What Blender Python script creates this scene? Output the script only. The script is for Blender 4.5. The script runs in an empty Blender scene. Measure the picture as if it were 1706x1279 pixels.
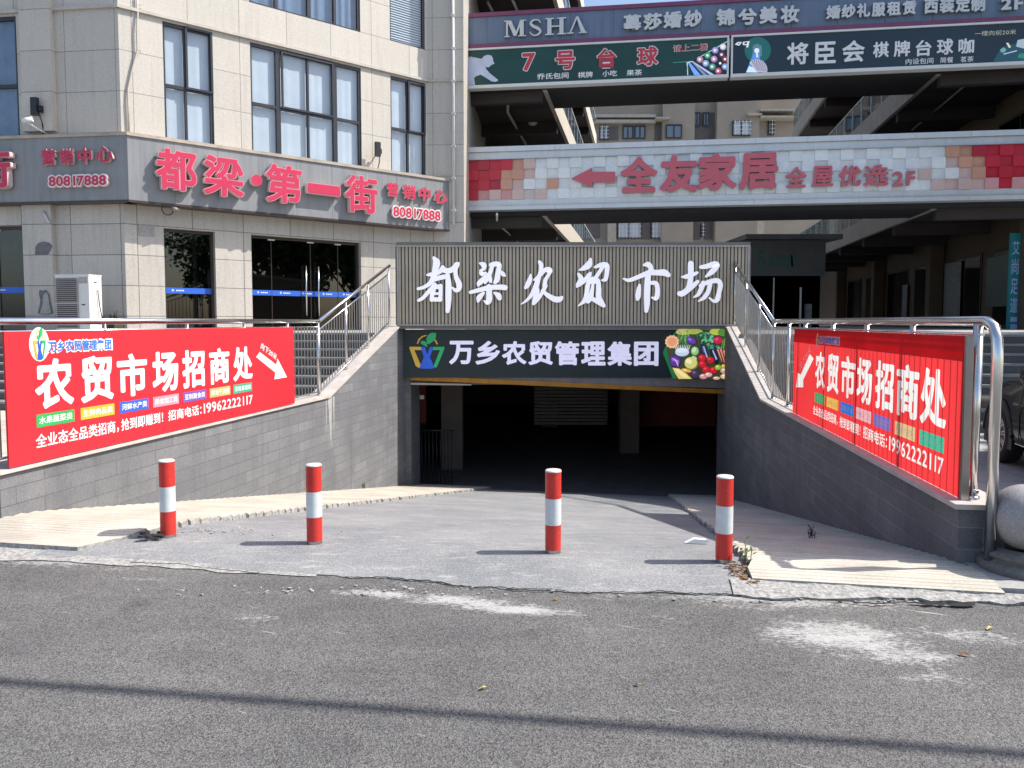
import bpy, math, random
import numpy as np
from mathutils import Vector
from mathutils.geometry import tessellate_polygon
random.seed(7); np.random.seed(7)
S = bpy.context.scene; COL = S.collection
# ---------------------------------------------------------------- camera, world, sun, exposure
TH = math.atan(237/1280)
FPX, PITCH, EYE = 1280.0, math.atan(78/1280), 1.7
cam = bpy.data.cameras.new('camera'); camo = bpy.data.objects.new('camera', cam); COL.objects.link(camo)
cam.sensor_width = 36; cam.lens = FPX*36/1706; cam.shift_y = -26.5/1706; cam.clip_end = 2000; cam.clip_start = .05
camo.location = (0, 0, EYE); camo.rotation_euler = (math.pi/2-PITCH, 0, 0); S.camera = camo
SUN_EL, SUN_AZ = math.radians(50), math.radians(2)           # azimuth from +x towards +y
SUNV = Vector((math.cos(SUN_EL)*math.cos(SUN_AZ), math.cos(SUN_EL)*math.sin(SUN_AZ), math.sin(SUN_EL)))
wd = bpy.data.worlds.new('World'); S.world = wd; wd.use_nodes = True
wn = wd.node_tree.nodes; bg = wn['Background']
sky = wn.new('ShaderNodeTexSky'); sky.sky_type = 'NISHITA'; sky.sun_disc = False
sky.sun_elevation = SUN_EL; sky.sun_rotation = math.radians(88); sky.dust_density = 2.0; sky.air_density = 1.0
wd.node_tree.links.new(sky.outputs[0], bg.inputs[0]); bg.inputs[1].default_value = 0.14
sl = bpy.data.lights.new('sun', 'SUN'); sl.energy = 4.0; sl.angle = math.radians(.53); sl.color = (1, .95, .87)
so = bpy.data.objects.new('sun', sl); COL.objects.link(so); so.rotation_euler = SUNV.to_track_quat('Z', 'Y').to_euler(); so.location = (20, -5, 30)
S.view_settings.view_transform = 'Standard'; S.view_settings.look = 'None'; S.view_settings.exposure = 0.66; S.view_settings.gamma = 1
S.cycles.max_bounces = 7; S.cycles.diffuse_bounces = 3; S.cycles.glossy_bounces = 3; S.cycles.transparent_max_bounces = 10
S.cycles.caustics_reflective = False; S.cycles.caustics_refractive = False; S.cycles.sample_clamp_indirect = 6
S.cycles.use_denoising = True
# ---------------------------------------------------------------- helpers: rays of the survey photo onto real planes
CO = Vector((0, 0, EYE)); FW = Vector((0, math.cos(PITCH), -math.sin(PITCH))); UP = Vector((0, math.sin(PITCH), math.cos(PITCH)))
def ray(u, v): return FW + (u-853)/FPX*Vector((1, 0, 0)) - (v-613)/FPX*UP
def pz(u, v, z=0.):
    r = ray(u, v); return CO + r*((z-EYE)/r.z)
def RF(X, Y, z=0.): return Vector((X*math.cos(TH)+Y*math.sin(TH), -X*math.sin(TH)+Y*math.cos(TH), z))   # ramp axes -> world
class Fr:
    "frame: x to the right as one looks at the face, y into it, z up"
    def __init__(s, o, x=(1, 0, 0)):
        s.o = Vector(o); s.x = Vector(x).normalized(); s.z = Vector((0, 0, 1)); s.y = s.z.cross(s.x)
    def pt(s, a, b, c): return s.o + s.x*a + s.y*b + s.z*c
    def hit(s, u, v, off=0.):
        r = ray(u, v); n = s.y; t = (s.o + n*off - CO).dot(n)/r.dot(n); d = CO + r*t - s.o
        return d.dot(s.x), d.z
    def fit(s, u0, u1, l0, l1, r0, r1, off=0.):
        "edges u0,u1; top/bottom rows at the left (l0,l1) and the right (r0,r1)"
        a = s.hit(u0, l0, off); b = s.hit(u0, l1, off); c = s.hit(u1, r0, off); d = s.hit(u1, r1, off)
        return (a[0]+b[0])/2, (c[0]+d[0])/2, (b[1]+d[1])/2, (a[1]+c[1])/2
    def sub(s, a, b, c): f = Fr(s.pt(a, b, c), s.x); return f
WORLD = Fr((0, 0, 0))
# ---------------------------------------------------------------- materials
MATS = {}
def nodes(name):
    m = bpy.data.materials.new(name); m.use_nodes = True; nt = m.node_tree; MATS[name] = m
    return m, nt, nt.nodes, nt.links, nt.nodes['Principled BSDF']
def srgb(r, g, b): return tuple(((c/255)/12.92 if c/255 < .04045 else (((c/255)+.055)/1.055)**2.4) for c in (r, g, b))
def noise(nt, vec, scale, detail=4, rough=.6):
    n = nt.nodes.new('ShaderNodeTexNoise'); n.inputs['Scale'].default_value = scale; n.inputs['Detail'].default_value = detail
    n.inputs['Roughness'].default_value = rough; nt.links.new(vec, n.inputs['Vector']); return n.outputs['Fac']
def ramp(nt, fac, a, b, ca=(0, 0, 0, 1), cb=(1, 1, 1, 1)):
    r = nt.nodes.new('ShaderNodeValToRGB'); r.color_ramp.elements[0].position = a; r.color_ramp.elements[1].position = b
    r.color_ramp.elements[0].color = ca; r.color_ramp.elements[1].color = cb; nt.links.new(fac, r.inputs[0]); return r.outputs[0]
def mixc(nt, fac, a, b, mode='MIX'):
    m = nt.nodes.new('ShaderNodeMix'); m.data_type = 'RGBA'; m.blend_type = mode
    for sock, val in ((m.inputs[0], fac), (m.inputs[6], a), (m.inputs[7], b)):
        if hasattr(val, 'links'): nt.links.new(val, sock)
        elif isinstance(val, (int, float)): sock.default_value = val
        else: sock.default_value = (*val[:3], 1)
    return m.outputs[2]
def pos(nt, mul=None):
    g = nt.nodes.new('ShaderNodeNewGeometry').outputs['Position']
    if mul is None: return g
    v = nt.nodes.new('ShaderNodeVectorMath'); v.operation = 'MULTIPLY'; v.inputs[1].default_value = mul; nt.links.new(g, v.inputs[0]); return v.outputs[0]
def bump(nt, h, strength, dist, bs):
    b = nt.nodes.new('ShaderNodeBump'); b.inputs['Strength'].default_value = strength; b.inputs['Distance'].default_value = dist
    nt.links.new(h, b.inputs['Height']); nt.links.new(b.outputs[0], bs.inputs['Normal'])
def pm(name, col, rough=.6, metal=0., var=.12, scale=3., bmp=0., bscale=80., streak=0., spec=.5, emit=0.):
    m, nt, N, L, bs = nodes(name)
    p = pos(nt); a = tuple(c*(1-var) for c in col); b = tuple(min(1, c*(1+var)) for c in col)
    c = mixc(nt, ramp(nt, noise(nt, p, scale, 6), .3, .7), a, b)
    if streak:
        c = mixc(nt, ramp(nt, noise(nt, pos(nt, (3.2, 3.2, .25)), 2.2, 5), .45, .75), c, tuple(x*(1-streak) for x in col))
    L.new(c, bs.inputs['Base Color']); bs.inputs['Roughness'].default_value = rough; bs.inputs['Metallic'].default_value = metal
    bs.inputs['Specular IOR Level'].default_value = spec
    if bmp: bump(nt, noise(nt, p, bscale, 4), bmp, .01, bs)
    if emit: L.new(c, bs.inputs['Emission Color']); bs.inputs['Emission Strength'].default_value = emit
    return m
def brickmat(name, c1, c2, mortar, bw, rh, ms, off=.5, rough=.7, var=.15, grain=0., sq=1., streak=.0, nscale=40, zo=0.):
    m, nt, N, L, bs = nodes(name)
    uv = N.new('ShaderNodeUVMap').outputs[0]; br = N.new('ShaderNodeTexBrick'); sv = N.new('ShaderNodeVectorMath'); sv.operation = 'SUBTRACT'; sv.inputs[1].default_value = (-80*bw, zo-40*rh, 0); L.new(uv, sv.inputs[0]); L.new(sv.outputs[0], br.inputs['Vector'])
    br.inputs['Scale'].default_value = 1; br.inputs['Brick Width'].default_value = bw; br.inputs['Row Height'].default_value = rh
    br.inputs['Mortar Size'].default_value = ms; br.inputs['Mortar Smooth'].default_value = .1; br.offset = off; br.squash = sq
    br.inputs['Color1'].default_value = (*c1, 1); br.inputs['Color2'].default_value = (*c2, 1); br.inputs['Mortar'].default_value = (*mortar, 1)
    p = pos(nt)
    c = mixc(nt, ramp(nt, noise(nt, p, 1.3, 6), .3, .75), br.outputs['Color'], tuple(x*.78 for x in c1), 'MIX') if var > .2 else br.outputs['Color']
    g = ramp(nt, noise(nt, p, nscale, 3), .3, .7, (1-var, 1-var, 1-var, 1), (1+var*.6, 1+var*.6, 1+var*.6, 1))
    c = mixc(nt, 1., c, g, 'MULTIPLY')
    if streak:
        s = ramp(nt, noise(nt, pos(nt, (4, 4, .3)), 1.6, 5), .5, .8, (1, 1, 1, 1), (1-streak, 1-streak, 1-streak*.9, 1)); c = mixc(nt, 1., c, s, 'MULTIPLY')
    L.new(c, bs.inputs['Base Color']); bs.inputs['Roughness'].default_value = rough
    inv = N.new('ShaderNodeMath'); inv.operation = 'SUBTRACT'; inv.inputs[0].default_value = 1; L.new(br.outputs['Fac'], inv.inputs[1])
    if grain:
        ad = N.new('ShaderNodeMath'); ad.operation = 'MULTIPLY_ADD'; ad.inputs[1].default_value = grain; L.new(noise(nt, p, 60, 4), ad.inputs[0]); L.new(inv.outputs[0], ad.inputs[2]); bump(nt, ad.outputs[0], .35, .006, bs)
    else: bump(nt, inv.outputs[0], .4, .006, bs)
    return m
def vcol(name, rough=.5, grain=0., emit=0.):
    m, nt, N, L, bs = nodes(name); a = N.new('ShaderNodeAttribute'); a.attribute_name = 'paint'
    c = a.outputs['Color']
    if grain: c = mixc(nt, 1., c, ramp(nt, noise(nt, pos(nt), 9, 5), .3, .7, (1-grain,)*3+(1,), (1+grain*.4,)*3+(1,)), 'MULTIPLY')
    L.new(c, bs.inputs['Base Color']); bs.inputs['Roughness'].default_value = rough
    if emit: L.new(c, bs.inputs['Emission Color']); bs.inputs['Emission Strength'].default_value = emit
    return m
# ground materials
def road_mat():
    m, nt, N, L, bs = nodes('worn_asphalt'); p = pos(nt)
    vo = N.new('ShaderNodeTexVoronoi'); vo.inputs['Scale'].default_value = 150; L.new(p, vo.inputs['Vector'])
    base = mixc(nt, ramp(nt, vo.outputs['Color'], .12, .9), (.080, .079, .077), (.268, .263, .254))
    base = mixc(nt, ramp(nt, noise(nt, p, 210, 2), .40, .62), mixc(nt, 1., base, (.60, .60, .61), 'MULTIPLY'), base)
    base = mixc(nt, 1., base, ramp(nt, noise(nt, p, .7, 7, .62), .32, .70, (.80, .80, .82, 1), (1.18, 1.17, 1.15, 1)), 'MULTIPLY')
    base = mixc(nt, 1., base, ramp(nt, noise(nt, pos(nt, (.5, 2.2, 1)), 2.2, 6, .7), .35, .68, (.88, .88, .89, 1), (1.10, 1.10, 1.10, 1)), 'MULTIPLY')
    base = mixc(nt, ramp(nt, noise(nt, p, 1.9, 5), .60, .72), base, mixc(nt, 1., base, (.80, .78, .76), 'MULTIPLY'))
    a = N.new('ShaderNodeAttribute'); a.attribute_name = 'dust'
    n2 = noise(nt, pos(nt, (1, 1.6, 1)), 6, 14, .80); n3 = noise(nt, pos(nt, (.6, 1.5, 1)), 45, 5, .7)
    sm = N.new('ShaderNodeMath'); sm.operation = 'MULTIPLY_ADD'; sm.inputs[1].default_value = .95; L.new(n3, sm.inputs[0]); L.new(n2, sm.inputs[2])
    mm = N.new('ShaderNodeMath'); mm.operation = 'MULTIPLY_ADD'; mm.inputs[1].default_value = .74; L.new(a.outputs['Fac'], mm.inputs[0])
    sb = N.new('ShaderNodeMath'); sb.operation = 'SUBTRACT'; L.new(sm.outputs[0], sb.inputs[0]); sb.inputs[1].default_value = 1.27; L.new(sb.outputs[0], mm.inputs[2])
    base = mixc(nt, ramp(nt, mm.outputs[0], .02, .24), base, (.43, .425, .41))
    rt = N.new('ShaderNodeVectorRotate'); rt.rotation_type = 'Z_AXIS'; rt.inputs['Angle'].default_value = .45; L.new(p, rt.inputs['Vector']); rs = N.new('ShaderNodeVectorMath'); rs.operation = 'MULTIPLY'; rs.inputs[1].default_value = (2.2, 26, 1); L.new(rt.outputs[0], rs.inputs[0])
    base = mixc(nt, ramp(nt, noise(nt, rs.outputs[0], 1., 3, .5), .70, .76), base, (.38, .375, .36))
    L.new(base, bs.inputs['Base Color']); bs.inputs['Roughness'].default_value = .85; bs.inputs['Specular IOR Level'].default_value = .25
    bump(nt, vo.outputs['Distance'], .6, .006, bs); return m
def concrete_mat():
    m, nt, N, L, bs = nodes('driveway_concrete'); p = pos(nt)
    c = mixc(nt, ramp(nt, noise(nt, p, 1.1, 7, .66), .34, .66), (.225, .236, .248), (.335, .336, .334))
    c = mixc(nt, 1., c, ramp(nt, noise(nt, p, 95, 5, .75), .36, .64, (.58, .58, .59, 1), (1.22, 1.22, 1.22, 1)), 'MULTIPLY'); c = mixc(nt, ramp(nt, noise(nt, pos(nt, (2, .6, 1)), 1.7, 8, .7), .60, .80), c, (.19, .20, .21)); vo = N.new('ShaderNodeTexVoronoi'); vo.inputs['Scale'].default_value = 110; L.new(p, vo.inputs['Vector']); c = mixc(nt, 1., c, ramp(nt, vo.outputs['Color'], .1, .9, (.80, .80, .80, 1), (1.14, 1.14, 1.14, 1)), 'MULTIPLY')
    c = mixc(nt, ramp(nt, noise(nt, pos(nt, (1, 3.4, 1)), 3.1, 14, .82), .53, .66), c, (.43, .425, .405))
    L.new(c, bs.inputs['Base Color']); bs.inputs['Roughness'].default_value = .9; bs.inputs['Specular IOR Level'].default_value = .2
    bump(nt, noise(nt, p, 110, 5), .5, .008, bs); return m
def strip_mat():
    m, nt, N, L, bs = nodes('ribbed_stone'); p = pos(nt)
    uv = N.new('ShaderNodeUVMap').outputs[0]
    c = mixc(nt, ramp(nt, noise(nt, p, 2.1, 6), .3, .7), (.47, .435, .37), (.60, .56, .485))
    dt = N.new('ShaderNodeVectorMath'); dt.operation = 'DOT_PRODUCT'; dt.inputs[1].default_value = (math.sin(TH), math.cos(TH), 0); L.new(p, dt.inputs[0])
    wv = N.new('ShaderNodeMath'); wv.operation = 'MULTIPLY_ADD'; wv.inputs[1].default_value = 2*math.pi/.04; L.new(dt.outputs['Value'], wv.inputs[0]); ns = N.new('ShaderNodeMath'); ns.operation = 'MULTIPLY'; ns.inputs[1].default_value = 3.; L.new(noise(nt, p, 2.5, 3), ns.inputs[0]); L.new(ns.outputs[0], wv.inputs[2])
    sn = N.new('ShaderNodeMath'); sn.operation = 'SINE'; L.new(wv.outputs[0], sn.inputs[0]); hm = N.new('ShaderNodeMath'); hm.operation = 'MULTIPLY_ADD'; hm.inputs[1].default_value = .5; hm.inputs[2].default_value = .5; L.new(sn.outputs[0], hm.inputs[0])
    c = mixc(nt, 1., c, ramp(nt, hm.outputs[0], .05, .35, (.80, .785, .765, 1), (1.04, 1.04, 1.03, 1)), 'MULTIPLY')
    c = mixc(nt, 1., c, ramp(nt, noise(nt, p, 70, 4), .35, .65, (.86, .86, .85, 1), (1.08, 1.08, 1.08, 1)), 'MULTIPLY'); c = mixc(nt, 1., c, ramp(nt, noise(nt, p, 1.4, 7, .7), .35, .65, (.80, .80, .80, 1), (1.08, 1.08, 1.07, 1)), 'MULTIPLY')
    c = mixc(nt, ramp(nt, noise(nt, p, 7, 6, .7), .62, .78), c, (.33, .31, .27))
    L.new(c, bs.inputs['Base Color']); bs.inputs['Roughness'].default_value = .8
    bump(nt, hm.outputs[0], .22, .004, bs); return m
road_mat(); concrete_mat(); strip_mat()
pm('rubble_concrete', (.34, .332, .315), .95, var=.5, scale=34, bmp=.8, bscale=70)
pm('crack_dark', (.022, .020, .018), 1, var=.3, scale=20)
pm('soil', (.10, .075, .05), 1, var=.5, scale=40, bmp=.6)
pm('dry_leaf', (.23, .13, .06), .8, var=.35, scale=30); pm('yellow_leaf', (.45, .38, .14), .7, var=.25, scale=30)
pm('green_leaf', (.075, .15, .03), .6, var=.3, scale=20); pm('dark_weed', (.04, .05, .025), .8, var=.3, scale=20)
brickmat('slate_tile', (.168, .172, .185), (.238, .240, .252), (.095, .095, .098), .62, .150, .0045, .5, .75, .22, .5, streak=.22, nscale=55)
brickmat('slate_shaded', (.140, .143, .150), (.200, .200, .205), (.32, .32, .32), .62, .150, .0032, .5, .75, .22, .5, streak=.22, nscale=55)  # same slate as the sunlit wall, tiles coloured darker to deepen its shade
pm('coping_stone', (.50, .455, .42), .6, var=.15, scale=4, bmp=.2)
brickmat('paving', (.36, .352, .34), (.42, .41, .39), (.2, .2, .19), .6, .6, .006, 0, .75, .2)
brickmat('step_stone', (.085, .08, .077), (.11, .105, .10), (.15, .15, .15), 1.2, 3., .006, 0, .6, .15)
pm('step_nosing', (.24, .235, .225), .55, var=.1)
brickmat('facade_tile', (.53, .495, .44), (.575, .535, .475), (.27, .25, .23), 1.26, .93, .009, 0, .55, .13, streak=.16, nscale=30, zo=.48)
brickmat('facade_low', (.50, .465, .415), (.55, .51, .455), (.20, .185, .17), 1.26, .715, .010, 0, .55, .15, streak=.22, nscale=30, zo=.39)
pm('facade_plain', (.50, .465, .415), .55, var=.12, scale=4, streak=.12)
pm('facade_joint', (.19, .175, .16), .8)
pm('stain_grey', (.155, .15, .16), .8, var=.25, scale=9); pm('stain_pale', (.36, .355, .34), .8, var=.2, scale=12)
pm('frame_dark', (.030, .030, .038), .35, var=.15); pm('door_frame', (.05, .035, .03), .4)
pm('curtain_pale', (.60, .66, .72), .9, var=.06, scale=2); pm('curtain_blue', (.16, .24, .36), .9, var=.15); pm('curtain_green', (.33, .37, .35), .9, var=.2)
pm('sign_grey', (.25, .26, .272), .45, var=.08, scale=1.5, streak=.22); pm('sign_trim', (.42, .36, .29), .6, var=.2)
pm('letter_red', (.56, .026, .085), .45, var=.06); pm('letter_side', (.70, .55, .52), .4, var=.12); pm('letter_rim', (.66, .26, .32), .45); pm('letter_pale', (.80, .72, .70), .4, var=.06)
pm('letter_dim', (.42, .02, .05), .45, var=.1)
pm('blue_tape', (.03, .13, .60), .4, var=.06); pm('white_print', (.82, .82, .82), .5, var=.03); pm('pale_print', (.55, .62, .80), .5)
pm('steel', (.70, .69, .67), .20, 1., var=.08, scale=6); pm('steel_dull', (.42, .41, .40), .34, 1., var=.12, scale=6)
pm('white_metal', (.74, .74, .72), .45, var=.06, scale=3); pm('grey_metal', (.30, .295, .29), .45, .3, var=.1)
pm('ac_grille', (.34, .31, .32), .5, var=.1); pm('ac_dark', (.06, .055, .06), .7)
pm('black_plastic', (.015, .015, .018), .4, var=.2); pm('white_plastic', (.72, .73, .70), .4, var=.08); pm('pvc', (.62, .64, .64), .4, var=.1, streak=.15)
def worn(name, col, wear):
    m, nt, N, L, bs = nodes(name); p = pos(nt)
    c = mixc(nt, ramp(nt, noise(nt, p, 8, 6), .3, .7), tuple(x*.86 for x in col), tuple(min(1, x*1.08) for x in col))
    c = mixc(nt, ramp(nt, noise(nt, pos(nt, (1, 1, 2.2)), 34, 8, .75), .60, .68), c, wear); c = mixc(nt, ramp(nt, noise(nt, pos(nt, (9, 9, .8)), 5, 6, .7), .58, .75), c, tuple(x*.62 for x in col))
    L.new(c, bs.inputs['Base Color']); L.new(ramp(nt, noise(nt, p, 20, 5), .3, .7, (.28,)*3+(1,), (.55,)*3+(1,)), bs.inputs['Roughness']); bump(nt, noise(nt, p, 12, 3), .12, .004, bs)
worn('bollard_red', (.60, .034, .026), (.46, .20, .17)); worn('bollard_white', (.64, .68, .68), (.42, .42, .40)); pm('bollard_cap', (.72, .70, .68), .4)
pm('corrugated', (.52, .45, .345), .45, .1, var=.08, scale=2); pm('corrugated_gap', (.10, .09, .075), .6)
pm('sign_frame', (.20, .185, .17), .5, .2, var=.1); pm('frame_line', (.52, .49, .47), .4, .4)
pm('brush_white', (.86, .85, .92), .35, var=.03, emit=.32); pm('brush_side', (.55, .52, .36), .4)  # brush characters carry a slight glow so they read white in the shade
pm('led_panel', (.009, .026, .031), .35, var=.1); pm('led_white', (.76, .74, .92), .4, var=.05, scale=9, emit=.30)
pm('logo_gold', (.50, .33, .05), .45, emit=.25); pm('logo_green', (.02, .34, .13), .45, emit=.25); pm('logo_blue', (.02, .09, .50), .45, emit=.3); pm('logo_leaf', (.02, .16, .06), .45, emit=.2)
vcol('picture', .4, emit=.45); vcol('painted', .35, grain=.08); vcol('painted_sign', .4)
pm('shutter_orange', (.46, .20, .02), .45, .2, var=.15, streak=.3); pm('shutter_grey', (.24, .225, .23), .5, .3, var=.15, streak=.2)
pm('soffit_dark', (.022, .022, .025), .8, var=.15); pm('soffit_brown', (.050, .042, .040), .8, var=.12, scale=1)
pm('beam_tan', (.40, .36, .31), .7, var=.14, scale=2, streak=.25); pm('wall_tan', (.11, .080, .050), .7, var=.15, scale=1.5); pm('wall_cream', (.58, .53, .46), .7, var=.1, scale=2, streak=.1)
pm('panel_silver', (.68, .71, .73), .38, .25, var=.06, scale=2, streak=.08)
pm('msha_blue', (.145, .20, .30), .5, var=.1, scale=1.2, streak=.2); pm('msha_border', (.20, .055, .125), .5, var=.1); pm('msha_letter', (.62, .645, .66), .4, var=.08)
pm('pool_panel', (.009, .060, .050), .3, var=.25, scale=.6); pm('chess_panel', (.012, .030, .048), .3, var=.2, scale=.6); pm('sign_white', (.72, .74, .72), .45, var=.05)
pm('pool_red', (.56, .045, .08), .5); pm('pool_edge', (.82, .72, .70), .5)
pm('tile_letter', (.62, .13, .17), .45, var=.05); pm('tile_side', (.44, .38, .40), .5)
pm('teal_sign', (.015, .22, .25), .5, var=.1); pm('teal_letter', (.03, .13, .14), .5); pm('kiosk_panel', (.105, .115, .118), .5, var=.15, scale=1, streak=.15)
pm('teal_text', (.38, .52, .85), .5)
pm('poster', (.20, .22, .235), .5, var=.3, scale=6); pm('dark_poster', (.03, .07, .06), .4)
pm('apart_wall', (.335, .285, .23), .7, var=.1, scale=.6); pm('apart_trim', (.44, .40, .34), .7); pm('apart_dark', (.13, .115, .11), .8)
pm('basement', (.19, .16, .14), .8, var=.2, scale=1.2); pm('basement_red', (.20, .04, .03), .7, var=.2); pm('basement_floor', (.12, .12, .12), .6, var=.2); pm('basement_shutter', (.20, .19, .18), .5)
pm('car_paint', (.022, .026, .024), .16, .55, var=.05, spec=.8); pm('tyre', (.015, .015, .016), .85, var=.2, scale=30, bmp=.2); pm('rim', (.72, .70, .70), .35, .25, var=.05); pm('chrome', (.75, .75, .75), .12, 1.); pm('car_trim', (.01, .01, .01), .5); pm('lamp_red', (.3, .02, .02), .2)
pm('granite', (.33, .31, .31), .55, var=.3, scale=90, bmp=.15); pm('granite_dark', (.13, .125, .115), .6, var=.3, scale=40)
pm('bark', (.09, .065, .045), .9, var=.3, scale=14); pm('cable', (.02, .02, .02), .6); pm('pole_concrete', (.36, .35, .33), .8)
pm('tag_green', (.03, .36, .09), .5); pm('tag_orange', (.72, .40, .04), .5); pm('tag_blue', (.03, .12, .55), .5); pm('tag_pink', (.66, .28, .36), .5); pm('tag_purple', (.16, .10, .42), .5); pm('tag_tan', (.60, .40, .15), .5); pm('tag_teal', (.04, .38, .22), .5)
pm('banner_red', (.74, .022, .035), .5, var=.05, scale=1.2); pm('banner_hem', (.60, .016, .03), .55)
pm('logo_text_blue', (.03, .16, .55), .5); pm('print_yellow', (.82, .78, .58), .5)
def glass(name, tint, rough, mixv):
    m, nt, N, L, bs = nodes(name); N.remove(bs)
    t = N.new('ShaderNodeBsdfTransparent'); t.inputs[0].default_value = (*tint, 1); g = N.new('ShaderNodeBsdfGlossy'); g.inputs['Roughness'].default_value = rough
    f = N.new('ShaderNodeLayerWeight'); f.inputs[0].default_value = .5; pw = N.new('ShaderNodeMath'); pw.operation = 'POWER'; pw.inputs[1].default_value = 4.; L.new(f.outputs['Facing'], pw.inputs[0])
    ad = N.new('ShaderNodeMath'); ad.operation = 'MULTIPLY_ADD'; ad.inputs[1].default_value = .8; ad.inputs[2].default_value = mixv; ad.use_clamp = True; L.new(pw.outputs[0], ad.inputs[0])
    mx = N.new('ShaderNodeMixShader'); L.new(ad.outputs[0], mx.inputs[0]); L.new(t.outputs[0], mx.inputs[1]); L.new(g.outputs[0], mx.inputs[2]); L.new(mx.outputs[0], N['Material Output'].inputs[0]); return m
glass('window_glass', (.90, .94, .97), .02, .10); glass('door_glass', (.22, .25, .28), .01, .09); glass('dim_glass', (.10, .11, .12), .05, .0); glass('rail_glass', (.62, .72, .72), .03, .10); glass('blue_glass', (.35, .45, .6), .02, .2)
def cloth(name, col, tr=.55):
    m, nt, N, L, bs = nodes(name); N.remove(bs)
    d = N.new('ShaderNodeBsdfDiffuse'); t = N.new('ShaderNodeBsdfTranslucent'); mx = N.new('ShaderNodeMixShader'); mx.inputs[0].default_value = tr
    c = mixc(nt, ramp(nt, noise(nt, pos(nt), 2.5, 5), .3, .7), tuple(x*.93 for x in col), tuple(min(1, x*1.05) for x in col))
    L.new(c, d.inputs[0]); L.new(c, t.inputs[0]); L.new(d.outputs[0], mx.inputs[1]); L.new(t.outputs[0], mx.inputs[2]); L.new(mx.outputs[0], N['Material Output'].inputs[0]); return m
cloth('cloth_red', (.86, .055, .06)); cloth('cloth_white', (.88, .85, .82)); cloth('cloth_green', (.05, .42, .14)); cloth('cloth_orange', (.85, .5, .08)); cloth('cloth_blue', (.04, .18, .62)); cloth('cloth_pink', (.80, .42, .46)); cloth('cloth_purple', (.22, .16, .5)); cloth('cloth_tan', (.72, .5, .25)); cloth('cloth_teal', (.06, .48, .3)); cloth('cloth_yellow', (.85, .75, .35))
def M(n): return MATS[n]
# ---------------------------------------------------------------- glyphs: outlines thickened in numpy
GL = {}
def area(lp): return sum(lp[i-1][0]*lp[i][1]-lp[i][0]*lp[i-1][1] for i in range(len(lp)))/2
_tc = bpy.data.curves.new('glyph', 'FONT'); _tc.size = 1; _tc.resolution_u = 4; _to = bpy.data.objects.new('glyph', _tc); COL.objects.link(_to)
def adv(c):
    if c == ' ': return .5
    if c in ':!.·1': return .42 if c != '·' else .55
    if ord(c) < 256: return .53 if not c.isupper() else .68
    return .62 if c in '，！：' else 1.
def contour(sd, lev):
    "marching squares -> closed loops in grid units"
    A = sd < lev; ny, nx = A.shape; nxt = {}
    code = A[:-1, :-1]*1 + A[:-1, 1:]*2 + A[1:, 1:]*4 + A[1:, :-1]*8
    js, is_ = np.nonzero((code > 0) & (code < 15))
    pts = {}
    def ep(j0, i0, j1, i1):
        k = (j0, i0, j1, i1)
        if k not in pts:
            a, b = sd[j0, i0], sd[j1, i1]; t = (lev-a)/(b-a); t = min(max(t, .02), .98); pts[k] = (i0+(i1-i0)*t, j0+(j1-j0)*t)
        return k
    tb = {1: [(3, 0)], 2: [(0, 1)], 3: [(3, 1)], 4: [(1, 2)], 5: [(3, 0), (1, 2)], 6: [(0, 2)], 7: [(3, 2)], 8: [(2, 3)], 9: [(2, 0)], 10: [(0, 1), (2, 3)], 11: [(2, 1)], 12: [(1, 3)], 13: [(1, 0)], 14: [(0, 3)]}
    for j, i in zip(js.tolist(), is_.tolist()):
        E = ((j, i, j, i+1), (j, i+1, j+1, i+1), (j+1, i, j+1, i+1), (j, i, j+1, i))
        for a, b in tb[int(code[j, i])]: nxt[ep(*E[a])] = ep(*E[b])
    loops = []
    while nxt:
        k0 = next(iter(nxt)); k = k0; lp = []
        while k in nxt:
            lp.append(pts[k]); k = nxt.pop(k)
        if len(lp) > 5: loops.append(lp)
    return loops
def dp(P, eps):
    "Douglas-Peucker on a closed loop"
    P = np.array(P); n = len(P)
    if n < 6: return P.tolist()
    far = int(np.argmax(((P-P[0])**2).sum(1))); keep = {0, far}
    def rec(a, b):
        st = [(a, b)]
        while st:
            a, b = st.pop(); idx = np.arange(a+1, b)
            if len(idx) == 0: continue
            A = P[a]; B = P[b % n]; d = B-A; L = math.hypot(*d)+1e-9; ds = np.abs((P[idx, 0]-A[0])*d[1]-(P[idx, 1]-A[1])*d[0])/L; m = int(np.argmax(ds))
            if ds[m] > eps: keep.add(int(idx[m])); st += [(a, int(idx[m])), (int(idx[m]), b)]
    rec(0, far); rec(far, n); return P[sorted(keep)].tolist()
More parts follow.
